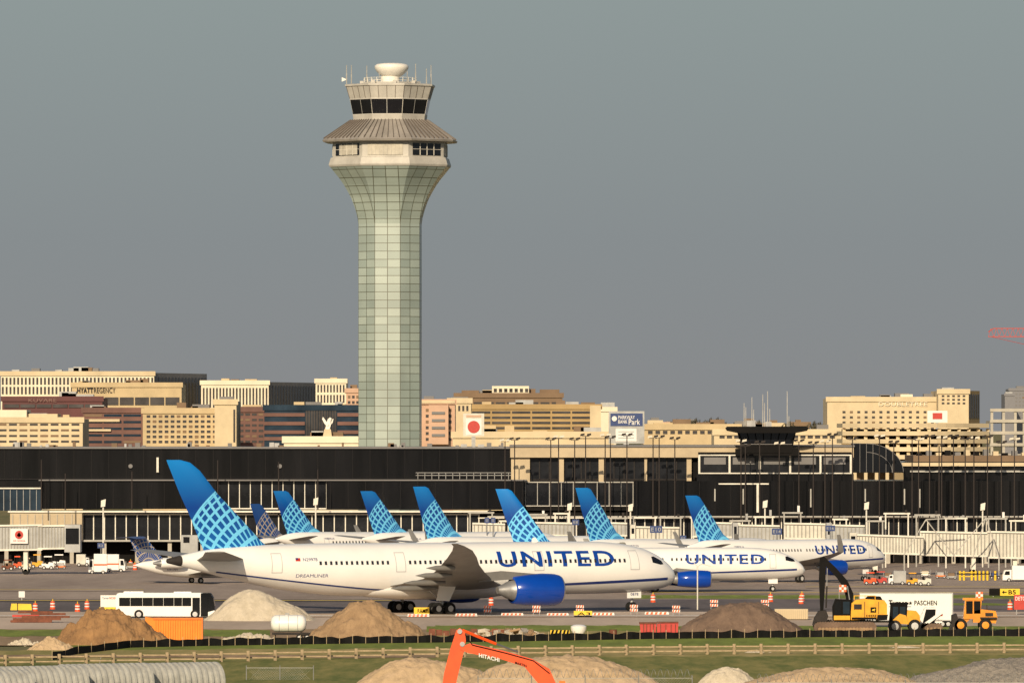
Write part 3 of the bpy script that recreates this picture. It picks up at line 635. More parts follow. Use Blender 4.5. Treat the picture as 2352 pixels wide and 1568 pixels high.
MB().prism([(c[0]+x*.045,c[1]+y*.045) for x,y in lf],-2.26,-2.22).build('leaf_emblem','red',t.e); t.text('AIR CANADA','red',32,60,1238,1243,-2.24,bold=0)
t=Th('stair_unit','grey boarding stair unit beside the left bridge','stairs',430,None,1180); t.box('housing','bridgegrey',416,1228,455,1270,-1.5,1.5); t.box('leg','steel',425,1270,430,1300,-.2,.2); t.box('leg','steel',445,1270,450,1300,-.2,.2); t.box('window','glass',422,1232,436,1245,-1.6,-1.5)
jetbridge('long off white boarding bridge at right running out of the frame',1962,2120,1226,1268,1135,'bridge',7,5,((0,1,0),),(2010,),(1950,1966))
jetbridge('taller off white boarding bridge section at the right edge',2112,2420,1221,1272,1137,'bridge',8,6,((0,.5,2),(.5,1,5)),(2235,2330))
for i,(a,b,y0,y1,D) in enumerate(((1085,1160,1200,1228,1185),(1200,1318,1198,1228,1187),(1350,1440,1198,1228,1184),(1455,1560,1208,1238,1170),(1590,1700,1198,1232,1186),(1690,1790,1204,1240,1172),(1800,1900,1200,1236,1184),(1905,1985,1204,1240,1180))):
    jetbridge('pale boarding bridge behind the parked airliners, %s from the left'%ORD[i],a,b,y0,y1,D,'bridgegrey' if i%3 else 'bridge',9,2,((0,1,0),),((a+b)/2,),(a-8,a+4) if i%2 else None)
for i,px in enumerate((1105,1170,1235,1290,1420,1480,1540,1610,1700,1755,1820,1930,2010,2060,2130,2195,2290,2340)):
    D=1192+(i%3)*5
    t=Th('bridge_gantry','pale steel gantry frame above the boarding bridges, %s from the left'%ORD[i],'gantry',px,None,D,'gantry frames'); zt=PZ(random.uniform(1176,1196),D); h_=random.uniform(.7,1.7); mt='frame' if i%2 else 'framegrey'
    for s in(-h_,h_): MB().box(s-.1,s+.1,-.1,.1,0,zt-.15).build('leg',mt,t.e)
    MB().box(-h_-.3,h_+.3,-.12,.12,zt-.15,zt+.1).build('beam',mt,t.e); 
    MB().box(h_-.5,h_-.15,-.2,.2,zt+.1,zt+.1+random.uniform(.3,1.0)).build('fitting',random.choice(['steel','signwhite','darkmetal']),t.e)
t=Th('bridge_truss','pale diagonal truss bracing over the right boarding bridge','truss',2170,None,1130)
for a in([(2075,1272),(2125,1192),(2190,1276)],[(2125,1192),(2195,1188)],[(2185,1278),(2262,1188),(2292,1280)],[(2262,1188),(2232,1282)]): t.tube('brace','framegrey',[(p[0],p[1],-2.4) for p in a],.1,n=4)
t.tube('column','framegrey',[(2075,1270,-2.4),(2075,1330,-2.4)],.13,n=4); t.tube('column','framegrey',[(2292,1278,-2.4),(2292,1332,-2.4)],.13,n=4)
# ---------------- aircraft
def crom(st,n):
    out=[]
    for i in range(len(st)-1):
        p0=st[max(0,i-1)];p1=st[i];p2=st[i+1];p3=st[min(len(st)-1,i+2)]
        for j in range(n):
            t=j/n; row=[p1[0]+(p2[0]-p1[0])*t]
            for k in range(1,4):
                d1=(p2[k]-p0[k])/(p2[0]-p0[0]); d2=(p3[k]-p1[k])/(p3[0]-p1[0]); h=p2[0]-p1[0]
                t2=t*t;t3=t2*t; row.append((2*t3-3*t2+1)*p1[k]+(t3-2*t2+t)*h*d1+(-2*t3+3*t2)*p2[k]+(t3-t2)*h*d2)
            out.append(tuple(row))
    out.append(tuple(st[-1])); return out
class Fus:
    def __init__(s,st,n=4): s.st=crom(st,n)
    def at(s,x):
        st=s.st
        if x<=st[0][0]: return st[0][1:]
        for a,b in zip(st,st[1:]):
            if a[0]<=x<=b[0]:
                t=(x-a[0])/(b[0]-a[0]+1e-9); return tuple(a[k]+(b[k]-a[k])*t for k in(1,2,3))
        return st[-1][1:]
    def sy(s,x,z):
        zc,ry,rz=s.at(x); q=max(0,1-((z-zc)/rz)**2); return ry*math.sqrt(q)
    def build(s,parent,mats,curve,seg=48):
        rings=[]
        for x,zc,ry,rz in s.st:
            rings.append([(x,ry*math.sin(2*math.pi*i/seg),zc+rz*math.cos(2*math.pi*i/seg)) for i in range(seg)])
        def mif(k,i):
            z=sum(rings[k+a][(i+b)%seg][2] for a in(0,1) for b in(0,1))/4; x=(rings[k][0][0]+rings[k+1][0][0])/2
            return 1 if z<curve(x) else 0
        return MB().loft(rings,True,mif).build('fuselage',mats,parent,smooth='all')
    def decal(s,name,m,vs,fs,parent,eps=.03,cut=.3,label=None):
        bm=bmesh.new(); bv=[bm.verts.new((x,0,z)) for x,z in vs]
        for f in fs:
            try: bm.faces.new([bv[i] for i in f])
            except ValueError: pass
        zs=[v[1] for v in vs]; xs=[v[0] for v in vs]
        z=min(zs)+cut
        while z<max(zs): bmesh.ops.bisect_plane(bm,geom=bm.verts[:]+bm.edges[:]+bm.faces[:],plane_co=(0,0,z),plane_no=(0,0,1)); z+=cut
        x=min(xs)+cut*2
        while x<max(xs): bmesh.ops.bisect_plane(bm,geom=bm.verts[:]+bm.edges[:]+bm.faces[:],plane_co=(x,0,0),plane_no=(1,0,0)); x+=cut*2
        for v in bm.verts: v.co.y=-(s.sy(v.co.x,v.co.z)+eps)
        me=bpy.data.meshes.new(name); bm.to_mesh(me); bm.free(); me.materials.append(M[m]); return link(name,me,parent,None,label)
    def text(s,st,m,x0,x1,z0,z1,parent,bold=.03,name='title_lettering',sp=1.0):
        vs,fs=textgeo(st,bold,sp); return s.decal(name,m,[(x0+u*(x1-x0),z0+v*(z1-z0)) for u,v in vs],fs,parent)
    def stripe(s,m,curve,x0,x1,w,parent,n=80):
        for sd_ in(-1,1):
            mb=MB(); vs=[]
            for i in range(n+1):
                x=x0+(x1-x0)*i/n
                for o in(-1,1): z=curve(x)+o*w(x)/2; vs.append((x,sd_*(s.sy(x,z)+.03),z))
            mb.add(vs,[(2*i,2*i+2,2*i+3,2*i+1) for i in range(n)]); mb.build('cheatline',m,parent)
    def outline(s,x0,x1,z0,z1,parent,t=.07,name='door'):
        vs=[(x0,z0),(x1,z0),(x1,z1),(x0,z1),(x0+t,z0+t),(x1-t,z0+t),(x1-t,z1-t),(x0+t,z1-t)]
        return s.decal(name,'outline',vs,[(0,1,5,4),(1,2,6,5),(2,3,7,6),(3,0,4,7)],parent)
def surf(name,m,secs,parent,axis='y',side=-1):
    rings=[]
    for pos,le,te,h,t in secs:
        ch=le-te; ring=[]
        prof=[(0,0),(.03,.35),(.12,.75),(.3,1),(.55,.85),(.8,.4),(1,.03)]
        up=[(le-ch*u,t/2*v) for u,v in prof]; dn=[(le-ch*u,-t/2*v*(.8 if axis=='y' else 1)) for u,v in prof[-1:0:-1]]
        for x,o in up+dn:
            ring.append((x,side*pos,h+o) if axis=='y' else (x,o,pos))
        rings.append(ring)
    return MB().loft(rings).build(name,m,parent,smooth=True)
def nacelle(parent,x0,x1,r,y,z,m='engineblue'):
    L=x1-x0; e=MB().lathe([(r*.70,x0),(r*.82,x0+L*.02),(r*.95,x0+L*.35),(r*1.0,x0+L*.65),(r*.97,x0+L*.88),(r*.90,x0+L*.97)],'x',(0,y,z),32,False).build('engine_nacelle',m,parent,smooth='all')
    MB().lathe([(r*.90,x0+L*.97),(r*.86,x1),(r*.80,x1),(r*.76,x0+L*.95),(r*.74,x0+L*.8)],'x',(0,y,z),32,False).build('inlet_lip','metal',e,smooth=True)
    MB().lathe([(r*.76,x0+L*.8),(.05,x0+L*.82)],'x',(0,y,z),24,False).build('fan','darkmetal',e)
    MB().lathe([(r*.28,x0+L*.82),(r*.15,x0+L*.9),(.02,x0+L*.95)],'x',(0,y,z),14).build('spinner','steel',e,smooth=True)
    MB().lathe([(r*.22,x0-L*.3),(r*.34,x0-L*.2),(r*.5,x0-L*.1),(r*.62,x0+L*.03),(r*.70,x0+L*.05)],'x',(0,y,z),24).build('exhaust_cone','steel',e,smooth=True)
    return e
def wheelmesh(parent,x,y,z,r,w):
    o=MB().lathe([(r*.5,-w/2),(r*.9,-w/2),(r,-w*.3),(r,w*.3),(r*.9,w/2),(r*.5,w/2)],'y',(x,y,z),18).build('wheel','tyre',parent,smooth=True)
    MB().lathe([(.05,-w*.52),(r*.5,-w*.5),(r*.5,w*.5),(.05,w*.52)],'y',(x,y,z),12).build('rim','rim',o); return o
YA=R(28)
def makebig():
    e=empty('airliner',(PX(968,898),898,0),YA); tag(e,'large white and grey twin engine airliner with blue globe tail, nearest to the camera','airplane')
    f=Fus([(-31.5,6.15,.15,.2),(-30,6.15,.55,.6),(-27,6.08,1.1,1.25),(-23,5.8,1.75,1.9),(-18,5.4,2.4,2.5),(-12,5.08,2.8,2.9),(-8,5.0,2.88,2.97),(0,5,2.88,2.97),(10,5,2.88,2.97),(21,5.0,2.88,2.97),(25,4.92,2.75,2.82),(28,4.7,2.4,2.48),(30,4.42,1.9,1.98),(31.4,4.12,1.3,1.35),(32.2,3.92,.7,.72),(32.5,3.85,.1,.1)],5)
    zl=lambda x: 2.75+1.0*max(0,(-x-6)/22)**1.2*2.4+ .75*max(0,(x-4)/22)**1.1
    f.build(e,['white','belly'],zl,64); f.stripe('navy',zl,-26,30.8,lambda x:.16+.14*max(0,min(1,(x-2)/20)),e)
    MB().lathe([(.05,-31.75),(.25,-31.6),(.55,-30.3),(.6,-30.0)],'x',(0,0,6.15),20).build('tailcone_exhaust','darkmetal',e,smooth=True)
    X=lambda px:((px-968)*.0493-1.36)/.883
    f.text('UNITED','titleblue',8.3,23.2,5.2,6.95,e,.02,sp=1.14)
    f.text('N29978','navy',X(708),X(739),6.05,6.4,e,.0,'registration'); f.text('DREAMLINER','navy',X(693),X(762),4.25,4.6,e,-.005,'model_lettering')
    f.decal('flag','red',[(X(692),6.05),(X(702),6.05),(X(702),6.4),(X(692),6.4)],[(0,1,2,3)],e); f.decal('flag','navy',[(X(692),6.22),(X(697),6.22),(X(697),6.41),(X(692),6.41)],[(0,1,2,3)],e,.05)
    for px in(652,923,1237,1460): f.outline(X(px)-.62,X(px)+.62,4.75,6.95,e)
    wn=[]
    for a,b in((745,903),(944,1222),(1252,1440)):
        x=X(a)
        while x<X(b): wn.append(x); x+=.64
    me=None
    for x in wn:
        if -8<x<20:
            if me: link('window',me,e,(x,0,0))
            else: o=f.decal('window','cabinwin',[(-.14,5.62),(.14,5.62),(.14,6.02),(-.14,6.02)],[(0,1,2,3)],e,.05); me=o.data; o.location.x=x
        else: f.decal('window','cabinwin',[(x-.14,5.62),(x+.14,5.62),(x+.14,6.02),(x-.14,6.02)],[(0,1,2,3)],e,.05)
    f.decal('cockpit_window','glass',[(28.5,5.55),(29.7,5.3),(30.2,5.35),(30.0,5.75),(28.9,6.25),(28.5,6.2)],[(0,1,2,3,4,5)],e,.03,.15)
    for sd in(-1,1):
        wg=surf('wing','wingtop',[(1.5,9.6,-5.2,3.1,1.6),(5,6.8,-4.9,3.5,1.3),(9.9,3.6,-4.9,4.1,.95),(15,.1,-6.2,4.9,.65),(20,-3.2,-7.9,5.8,.45),(24,-5.6,-9.2,6.7,.33),(27,-7.7,-10.2,7.5,.22),(28.8,-9.6,-11,8.0,.14),(29.8,-11.0,-11.8,8.3,.06)],e,'y',sd)
        for yy,xa,xb,zz in((6.5,-1.5,-7.2,3.0),(11.5,-3,-8.2,3.7),(16,-4.5,-9,4.6),(20.5,-6.5,-10,5.5)):
            MB().lathe([(.03,xb),(.28,xb+1.2),(.34,xb+3),(.2,xa)],'x',(0,sd*yy,zz),10).build('flap_fairing','wingunder',wg,smooth=True)
        surf('stabiliser','wingtop',[(.6,-22.3,-28.3,6.2,.6),(5,-25.6,-29.7,6.7,.4),(9.6,-29.2,-31.6,7.25,.18)],e,'y',sd)
        nacelle(e,6.2,12.2,1.85,sd*9.9,2.75)
        MB().prism([(2,3.7),(5,3.9),(10,4.1),(10.5,4.45),(5,4.9),(1,4.6)],sd*9.9-.2,sd*9.9+.2).build('pylon','wingunder',e)
        MB().tube((0,sd*4.9,1.0),(.3,sd*4.4,3.6),.2,8).tube((0,sd*4.9,1.4),(-1.6,sd*3.6,3.3),.1,6).tube((-1,sd*4.9,.66),(1,sd*4.9,.66),.17,6).build('main_gear','rim',e)
        for xx in(-.75,.75):
            for yy in(-.55,.55): wheelmesh(e,xx,sd*4.9+yy,.68,.68,.5)
        MB().prism([(-1.0,1.6),(.6,1.5),(1.5,3.3),(-.6,3.6)],sd*5.6-.05,sd*5.6+.05).build('gear_door','white',e)
    surf('fin','tail_big',[(7.0,-18.4,-27.0,0,.95),(8.2,-20.0,-27.6,0,.85),(10.8,-22.6,-28.7,0,.7),(13.6,-25.5,-30.1,0,.5),(16.1,-27.6,-31.2,0,.35),(17.0,-28.8,-31.6,0,.2),(17.3,-30.0,-31.7,0,.1)],e,'z')
    MB().loft([[(x,ry*math.sin(2*math.pi*i/24),2.75+rz*math.cos(2*math.pi*i/24)) for i in range(24)] for x,ry,rz in((-9,.4,.3),(-7,1.7,.8),(-3,2.7,1.15),(4,3.0,1.2),(8,2.7,1.1),(11,1.6,.7),(12.5,.4,.3))]).build('wing_fairing','belly',e,smooth='all')
    nx=26.9
    MB().tube((nx,0,.5),(nx+.2,0,2.6),.13,8).tube((nx,0,1.2),(nx+1.2,0,2.5),.07,6).build('nose_gear','rim',e)
    for yy in(-.35,.35): wheelmesh(e,nx,yy,.52,.52,.32)
    MB().box(nx-.9,nx+.9,-.7,-.62,1.5,2.3).build('gear_door','white',e); textflat('0878',nx-.5,nx+.5,1.8,2.1,-.75,'navy',e,0)
    MB().prism([(14,7.95),(14.9,7.95),(14.5,8.45),(14.2,8.45)],-.04,.04).build('aerial','white',e)
    return e
makebig()
def makesmall(label,zadd=0,fintop=12.6,tail='tail_small',reg='N37274',wide=0.0):
    e=empty('airliner',(0,0,0)); tag(e,label,'airplane')
    z0=3.4+zadd
    f=Fus([(-19.6,z0+1.15,.1,.12),(-18.5,z0+1.1,.45,.5),(-16,z0+.95,.95,1.1),(-12,z0+.5,1.5,1.6),(-8,z0+.15,1.83,1.93),(-5,z0,1.88,2.02),(10,z0,1.88,2.02),(14,z0-.02,1.84,1.95),(16.5,z0-.2,1.6,1.68),(18.3,z0-.48,1.15,1.2),(19.4,z0-.75,.6,.62),(19.8,z0-.85,.1,.1)],4)
    zl=lambda x: z0-1.15+1.5*max(0,(-x-5)/13)**1.3+.45*max(0,(x-4)/14)
    f.build(e,['white','belly'],zl,48); f.stripe('navy',zl,-16,18.6,lambda x:.13+.1*max(0,min(1,(x-2)/12)),e,50)
    f.text('UNITED','titleblue',4.2,14.3,z0+.0,z0+1.2,e,.02,sp=1.14)
    f.text(reg,'navy',-11.5,-9.8,z0+1.0,z0+1.28,e,.0,'registration')
    me=None
    for i in range(42):
        x=-10.2+i*.6
        if abs(x-2)<.3: continue
        if -5<x<12:
            if me: link('window',me,e,(x,0,0))
            else: o=f.decal('window','cabinwin',[(-.11,z0+.44),(.11,z0+.44),(.11,z0+.76),(-.11,z0+.76)],[(0,1,2,3)],e,.05); me=o.data; o.location.x=x
        else: f.decal('window','cabinwin',[(x-.11,z0+.44),(x+.11,z0+.44),(x+.11,z0+.76),(x-.11,z0+.76)],[(0,1,2,3)],e,.05)
    for x in(-11.3,15.4): f.outline(x-.42,x+.42,z0-.5,z0+1.25,e,.06)
    f.decal('cockpit_window','glass',[(17.1,z0+.45),(17.9,z0+.3),(18.4,z0+.3),(18.2,z0+.6),(17.4,z0+.95),(17.1,z0+.9)],[(0,1,2,3,4,5)],e,.03,.15)
    zw=z0-1.3
    for sd in(-1,1):
        surf('wing','wingtop',[(1.2,5.8,-2.2,zw,.95),(5,2.8,-2.0,zw+.45,.65),(10,-.2,-3.2,zw+1.0,.4),(15,-3.2,-5.0,zw+1.6,.22),(17,-4.5,-5.7,zw+1.9,.15),(17.4,-5.0,-6.1,zw+2.9,.1),(17.7,-5.8,-6.5,zw+4.2,.05)],e,'y',sd)
        surf('stabiliser','wingtop',[(.5,-13.9,-17.6,z0+1.0,.4),(7,-17.4,-19.2,z0+1.6,.12)],e,'y',sd)
        nacelle(e,2.6,6.9,1.08,sd*5.0,z0-1.75)
        MB().prism([(1.0,zw+.1),(5.6,z0-1.0),(5.8,z0-.7),(2.5,zw+.9)],sd*5-.12,sd*5+.12).build('pylon','wingunder',e)
        MB().tube((0,sd*2.9,.5),(0,sd*2.7,2.4),.13,6).build('main_gear','rim',e)
        for yy in(-.35,.35): wheelmesh(e,0,sd*2.9+yy,.55,.55,.36)
    zz=lambda t: z0+1.5+(fintop-z0-1.5)*t; q=wide
    surf('fin',tail,[(zz(0),-10.0+q,-17.2,0,.5),(zz(.06),-11.6+q,-17.4,0,.5),(zz(.2),-13.3+q,-17.8,0,.45),(zz(.97),-17.9+q*.9,-19.9,0,.22),(zz(1),-18.4+q*.8,-20.0,0,.12)],e,'z')
    MB().loft([[(x,ry*math.sin(2*math.pi*i/20),z0-1.45+rz*math.cos(2*math.pi*i/20)) for i in range(20)] for x,ry,rz in((-4,.3,.2),(-2,1.5,.6),(3,1.9,.75),(6,1.4,.5),(8,.3,.2))]).build('wing_fairing','belly',e,smooth='all')
    MB().tube((15.6,0,.4),(15.7,0,2.0),.09,6).build('nose_gear','rim',e)
    for yy in(-.22,.22): wheelmesh(e,15.6,yy,.36,.36,.22)
    MB().box(15.0,16.2,-.45,-.4,1.0,1.6).build('gear_door','white',e)
    return e
def place(e,pxc,D,yaw,scale=None):
    e.location=(PX(pxc,D),D,0); e.rotation_euler=(0,0,R(yaw))
    if scale: e.scale=scale
pA=makesmall('white airliner with blue engine, nose just right of the big airliner, broadside'); place(pA,1496,1018,7,(1,1,1.04))
def dloc(px,D): return (PX(px,D),D,0)
pD=makesmall('white airliner with blue globe tail, just left of the rightmost blue tail',0,12.6,wide=.8); place(pD,1572,1116,40)
dup(pD,dloc(1198,1140),R(40),'white airliner with blue globe tail, third small blue tail right of the big tail')
pB=makesmall('white airliner farthest right with blue wing engine, parked at the last gate',.35,11.8,reg='N809UA',wide=.8); place(pB,1806,1082,37,(.87,1,1))
dup(pB,dloc(872,1165),R(41),'white airliner with blue globe tail, first small blue tail right of the big tail',None,(1,1,1))
dup(pB,dloc(1070,1162),R(41),'white airliner with blue globe tail, second small blue tail right of the big tail',None,(1,1,1))
pC=makesmall('small airliner with dark blue tail and gold globe lines behind the big tail',.35,11.8,'tail_old',reg='N88325',wide=.8); place(pC,760,1180,48,(.86,.86,.83))
def regional():
    e=empty('regional_jet',(PX(455,1075),1075,0),R(25)); tag(e,'small regional jet with rear engine and T tail, half hidden behind the big tail','airplane')
    f=Fus([(-9.2,2.5,.05,.05),(-8,2.45,.5,.5),(-5,2.2,1.05,1.05),(-1,2.05,1.3,1.3),(9,2.05,1.3,1.3),(12,2.0,1.2,1.2),(14,1.8,.7,.7),(14.8,1.7,.1,.1)],4)
    f.build(e,['white','belly'],lambda x:1.3,28)
    surf('fin','tail_jet',[(3.0,-4.8,-8.6,0,.35),(6.2,-7.6,-10.0,0,.2)],e,'z')
    for sd in(-1,1):
        surf('stabiliser','navy',[(0,-7.6,-10.2,6.25,.22),(3.8,-9.4,-10.8,6.1,.1)],e,'y',sd)
        nacelle(e,-6.3,-2.9,.68,sd*1.95,2.75,'white')
        surf('wing','wingtop',[(.8,2.6,-1.8,1.2,.4),(9.5,-2.4,-3.6,1.7,.12),(9.9,-3.2,-4.1,2.8,.05)],e,'y',sd)
        MB().tube((-.3,sd*1.6,.4),(-.3,sd*1.5,1.2),.08,6).build('main_gear','rim',e); wheelmesh(e,-.3,sd*1.6,.4,.4,.3)
    f.text('N917EV','navy',-4.9,-3.4,1.75,2.0,e,.0,'registration')
    me=MB().box(-.11,.11,-1.32,-1.2,2.2,2.5).mesh('window','cabinwin')
    for i in range(14): link('window',me,e,(-1+i*.8,0,0))
    MB().tube((11.5,0,.3),(11.5,0,1.2),.07,6).build('nose_gear','rim',e); wheelmesh(e,11.5,0,.32,.32,.25)
regional()
# ---------------- earth piles
def mound(label,x0,x1,yb,yt,m,peak=.5,D=None,dep=None,name='dirt_pile',cat='pile',rough=.12,sharp=1.0,seed=0,flat=0,lump=1.0):
    D=D or GD(yb)+2; cx=(x0+x1)/2; k=D/F; W=(x1-x0)*k; Hh=max(.3,PZ(yt,D)); dep=dep or W*.55
    nx,ny=150,60; vs=[];fs=[]
    for j in range(ny+1):
        for i in range(nx+1):
            u=i/nx*2-1; v=j/ny*2-1; pk=peak*2-1
            u2=u+.1*mn.noise(Vector((v*3,seed,u*2))); uu=(u2-pk)/((1-pk) if u2>pk else (1+pk)); d=math.hypot(uu,v)
            h=max(0,1-d**(1.0+.15*sharp)); h=h if flat==0 else min(h,1-flat)/(1-flat)
            if sharp<5: h=h-(max(0,h-.85)**2)*1.6
            z=Hh*(h+mn.fractal(Vector((u*3+seed,v*3,seed)),1.0,2.0,4)*rough*min(1,h*4))
            z+=lump*(mn.noise(Vector((u*W*.9,v*dep*.9,seed)))*.32+mn.noise(Vector((u*W*2.3,v*dep*2.3,seed+4)))*.17)*min(1,rough*9)*min(1,h*6)
            vs.append((u*W/2,v*dep/2,max(-.05,z) if h>0 else -.05))
    for j in range(ny):
        for i in range(nx): a=j*(nx+1)+i; fs.append((a,a+1,a+nx+2,a+nx+1))
    o=MB().add(vs,fs).build(name,m,None,smooth='all',loc=(PX(cx,D),D,0)); return tag(o,label,cat)
mound('pale grey gravel pile with pointed top behind the bus and container',465,728,1426,1350,'gravel',.42,name='gravel_pile',rough=.03,sharp=2.5,seed=1)
mound('rough brown dirt pile in front of the bus',115,405,1484,1398,'dirt1',.42,rough=.15,seed=2,sharp=3.5)
mound('tan dirt pile in front of the big airliner rear fuselage',700,992,1474,1374,'dirt2',.47,rough=.07,seed=3,sharp=2.0)
mound('dark brown soil pile left of the excavator',1548,1862,1457,1382,'dirt3',.5,rough=.05,seed=4,sharp=3,flat=.08)
mound('small sand pile at the foot of the brown dirt pile',55,180,1497,1460,'sand',.5,name='sand_pile',rough=.07,seed=5)
mound('low grey rubble heap at the left edge beside the sand pile',15,95,1484,1464,'gravel',.5,name='gravel_pile',rough=.1,seed=6)
mound('low grey gravel mound in front of the white tank',485,672,1479,1453,'gravel',.5,name='gravel_pile',rough=.1,seed=7,sharp=2)
mound('large tan earth mound left behind the orange excavator arm',790,1180,1600,1512,'sand',.42,D=630,rough=.08,seed=8,name='earth_mound',sharp=7,lump=.6)
mound('large tan earth mound right of the orange excavator arm',1020,1540,1600,1506,'sand',.52,D=622,rough=.07,seed=9,name='earth_mound',sharp=8,lump=.6)
mound('long low tan earth mound at the bottom right',1640,2170,1600,1532,'sand',.55,D=620,rough=.07,seed=10,name='earth_mound',sharp=8,lump=.5)
mound('small tan mound left of the long low mound at bottom right',1590,1760,1590,1530,'gravel',.45,D=634,rough=.06,seed=11,name='earth_mound',sharp=5,lump=.6)
mound('grey gravel mound in the bottom right corner',2040,2560,1590,1510,'greygravel',.62,D=638,rough=.07,seed=12,name='gravel_pile',sharp=6,lump=.7)
mound('small pale rubble patch in the grass right of centre',1690,1780,1503,1492,'gravel',.5,name='rubble_patch',rough=.05,seed=13)
mound('small pale rubble patch in the grass near the right machines',2030,2130,1492,1481,'gravel',.5,name='rubble_patch',rough=.05,seed=14)
for i in range(34):
    px=random.uniform(1085,1255); yb=random.uniform(1459,1468); D=GD(yb); h=random.uniform(.4,1.0)
    n=6; w_=random.uniform(.5,1.3)
    poly=[(w_*math.cos(6.28*a/n)*random.uniform(.6,1),.5*w_*math.sin(6.28*a/n)*random.uniform(.6,1)) for a in range(n)]
    o=MB().prismz(poly,0,h*.45).build('concrete_chunk','rubble' if i%3 else 'dirt2',None,loc=(PX(px,D),D,random.uniform(0,.75)*(1-abs(px-1170)/95))); o.rotation_euler=(random.uniform(-.5,.5),random.uniform(-.5,.5),random.uniform(0,3))
    tag(o,'broken concrete chunk in the rubble heap before the airliner','rubble','broken concrete chunks')
t=Th('steel_sheet','rusty steel sheet row behind the rubble heap','metal sheet',1080,1462)
for i in range(12): t.box('sheet','rust',985+i*16,1443+ (i%3)*2,1000+i*16,1466,(i%2)*.4,(i%2)*.4+.15)
# ---------------- bus
t=Th('bus','white city bus with dark windows parked beside the gravel pile','bus',380,1419)
t.poly('body','white',[(268,1412),(267,1372),(270,1362),(276,1360),(462,1360),(470,1362),(470,1414)],-1.3,1.3)
t.poly('front','glass',[(462,1414),(462,1361),(484,1361),(491,1372),(494,1390),(494,1405),(484,1414)],-1.32,1.32)
for a,b in((275,300),(301,328),(329,352),(353,376),(377,400),(401,419),(420,440)): t.box('window','glass',a,1371,b,1390,-1.38,-1.2)
t.box('door','glass',443,1371,460,1410,-1.38,-1.2); t.box('door','glass',466,1368,478,1410,-1.39,-1.33); t.box('skirt','bridgegrey',268,1409,484,1415,-1.25,1.25)
t.box('roof_unit','white',285,1357,330,1361,-.8,.8); t.box('roof_unit','white',400,1357.5,440,1361,-.8,.8); t.poly('front_bumper','white',[(479,1404),(494,1400),(494,1414),(479,1414)],-1.36,1.36)
for x in(320,449): t.wheel(x,1409,10.5,-1.4,-1.05)
for x in(320,449): t.wheel(x,1409,10.5,1.05,1.4)
t=Th('site_sign','white site sign board with small lettering beside the bus','sign',250,1408); t.box('board','signwhite',231,1366,268,1394,-.1,.1); t.text('Turner','navy',235,250,1370,1375,-.13); t.text('PASCHEN','red',251,266,1370,1375,-.13); t.box('leg','steel',236,1394,238,1408,-.1,.1); t.box('leg','steel',262,1394,264,1408,-.1,.1)
t=Th('barrier_block','yellow barrier block under the white site sign','barrier',248,1408); t.poly('body','signyellow',[(228,1408),(268,1408),(266,1393),(230,1393)],-1.2,-.6)
t=Th('barrier_block','long yellow barrier block at the far left','barrier',50,1401); t.poly('body','signyellow',[(24,1401),(74,1401),(72,1386),(27,1385)],-.5,.5); t.boxes('strap','darkmetal',[(40,1384,42,1401,-.52,.52)])
t=Th('small_sign','small white notice sign at far left','sign',50,1378); t.box('board','signwhite',43,1357,57,1371,-.1,.1); t.box('post','steel',49,1371,51,1378,-.05,.05)
t=Th('shipping_container','bright orange corrugated container at the foot of the dirt pile','container',400,1481)
t.box('body','containerorange',352,1419,465,1479,0,2.4); t.poly('end_wall','containerorange',[(333,1416),(352,1419),(352,1479),(333,1474)],.2,2.3)
mb=MB()
for i in range(20): p=t.L(355+i*5.6,1476); q=t.L(355+i*5.6,1423); mb.box(p[0],p[0]+.13,-.12,0,p[1],q[1])
mb.build('corrugation','containerorange',t.e); t.box('top_rail','orange',352,1417.5,466,1422,-.14,.1); t.box('bottom_rail','orange',352,1476,466,1480,-.14,.1); t.box('corner_post','orange',462,1418,466,1480,-.15,.1)
t=Th('tank_trailer','white cylindrical tank on a dark trailer beside the tan dirt pile','tank',665,1472)
c=t.L(662,1431); r=19.5*t.k; MB().lathe([(.1,-1.72),(r*.7,-1.62),(r*.95,-1.35),(r,-1.1),(r,1.15),(r*.95,1.4),(r*.7,1.68),(.1,1.78)],'x',(c[0],.2,c[1]),28).build('tank','white',t.e,smooth='all')
for d in(-.9,0,.9): MB().lathe([(r+.02,d),(r+.02,d+.06)],'x',(c[0],.2,c[1]),28).build('tank_band','outline',t.e)
t.box('hatch','steel',655,1407,664,1412,.1,.5); t.box('chassis','darkmetal',625,1452,722,1457,-.3,.6)
t.poly('trailer_tongue','darkmetal',[(690,1450),(722,1458),(722,1462),(690,1458)],0,.3)
for x in(688,706): t.wheel(x,1463,8,-.5,-.2)
t.tube('prop_leg','darkmetal',[(632,1455),(632,1472)],.06)
t=Th('beam_stack','stack of rusty red steel beams at the left edge','steel beams',90,1430)
for i,(a,b,y) in enumerate(((25,120,1426),(30,140,1421),(50,160,1416),(28,90,1414),(70,150,1410),(40,120,1406))): t.box('beam','rust' if i!=3 else 'red',a,y-3,b,y+2,-.8+i*.3,-.4+i*.3)
def barrel(px,yb,label):
    t=Th('traffic_drum',label,'traffic drum',px,yb,group='orange traffic drums'); h=.95
    MB().lathe([(.36,0),(.36,.08),(.3,.1),(.28,.5),(.25,h),(.1,h+.03)],'z',(0,0,0),14).build('drum','hotorange',t.e,smooth=True)
    for z in(.3,.62): MB().lathe([(.305,z),(.295,z+.14)],'z',(0,0,0),14).build('reflective_band','signwhite',t.e)
    MB().tube((0,0,h),(0,0,h+.25),.05,5).build('lamp','signyellow',t.e)
bl=[(81,1404),(121,1399),(178,1405),(200,1399),(1770,1382),(1840,1387),(1842,1380),(1128,1390),(2320,1400),(310,1308),(1500,1383),(2348,1396),(300,1302)]
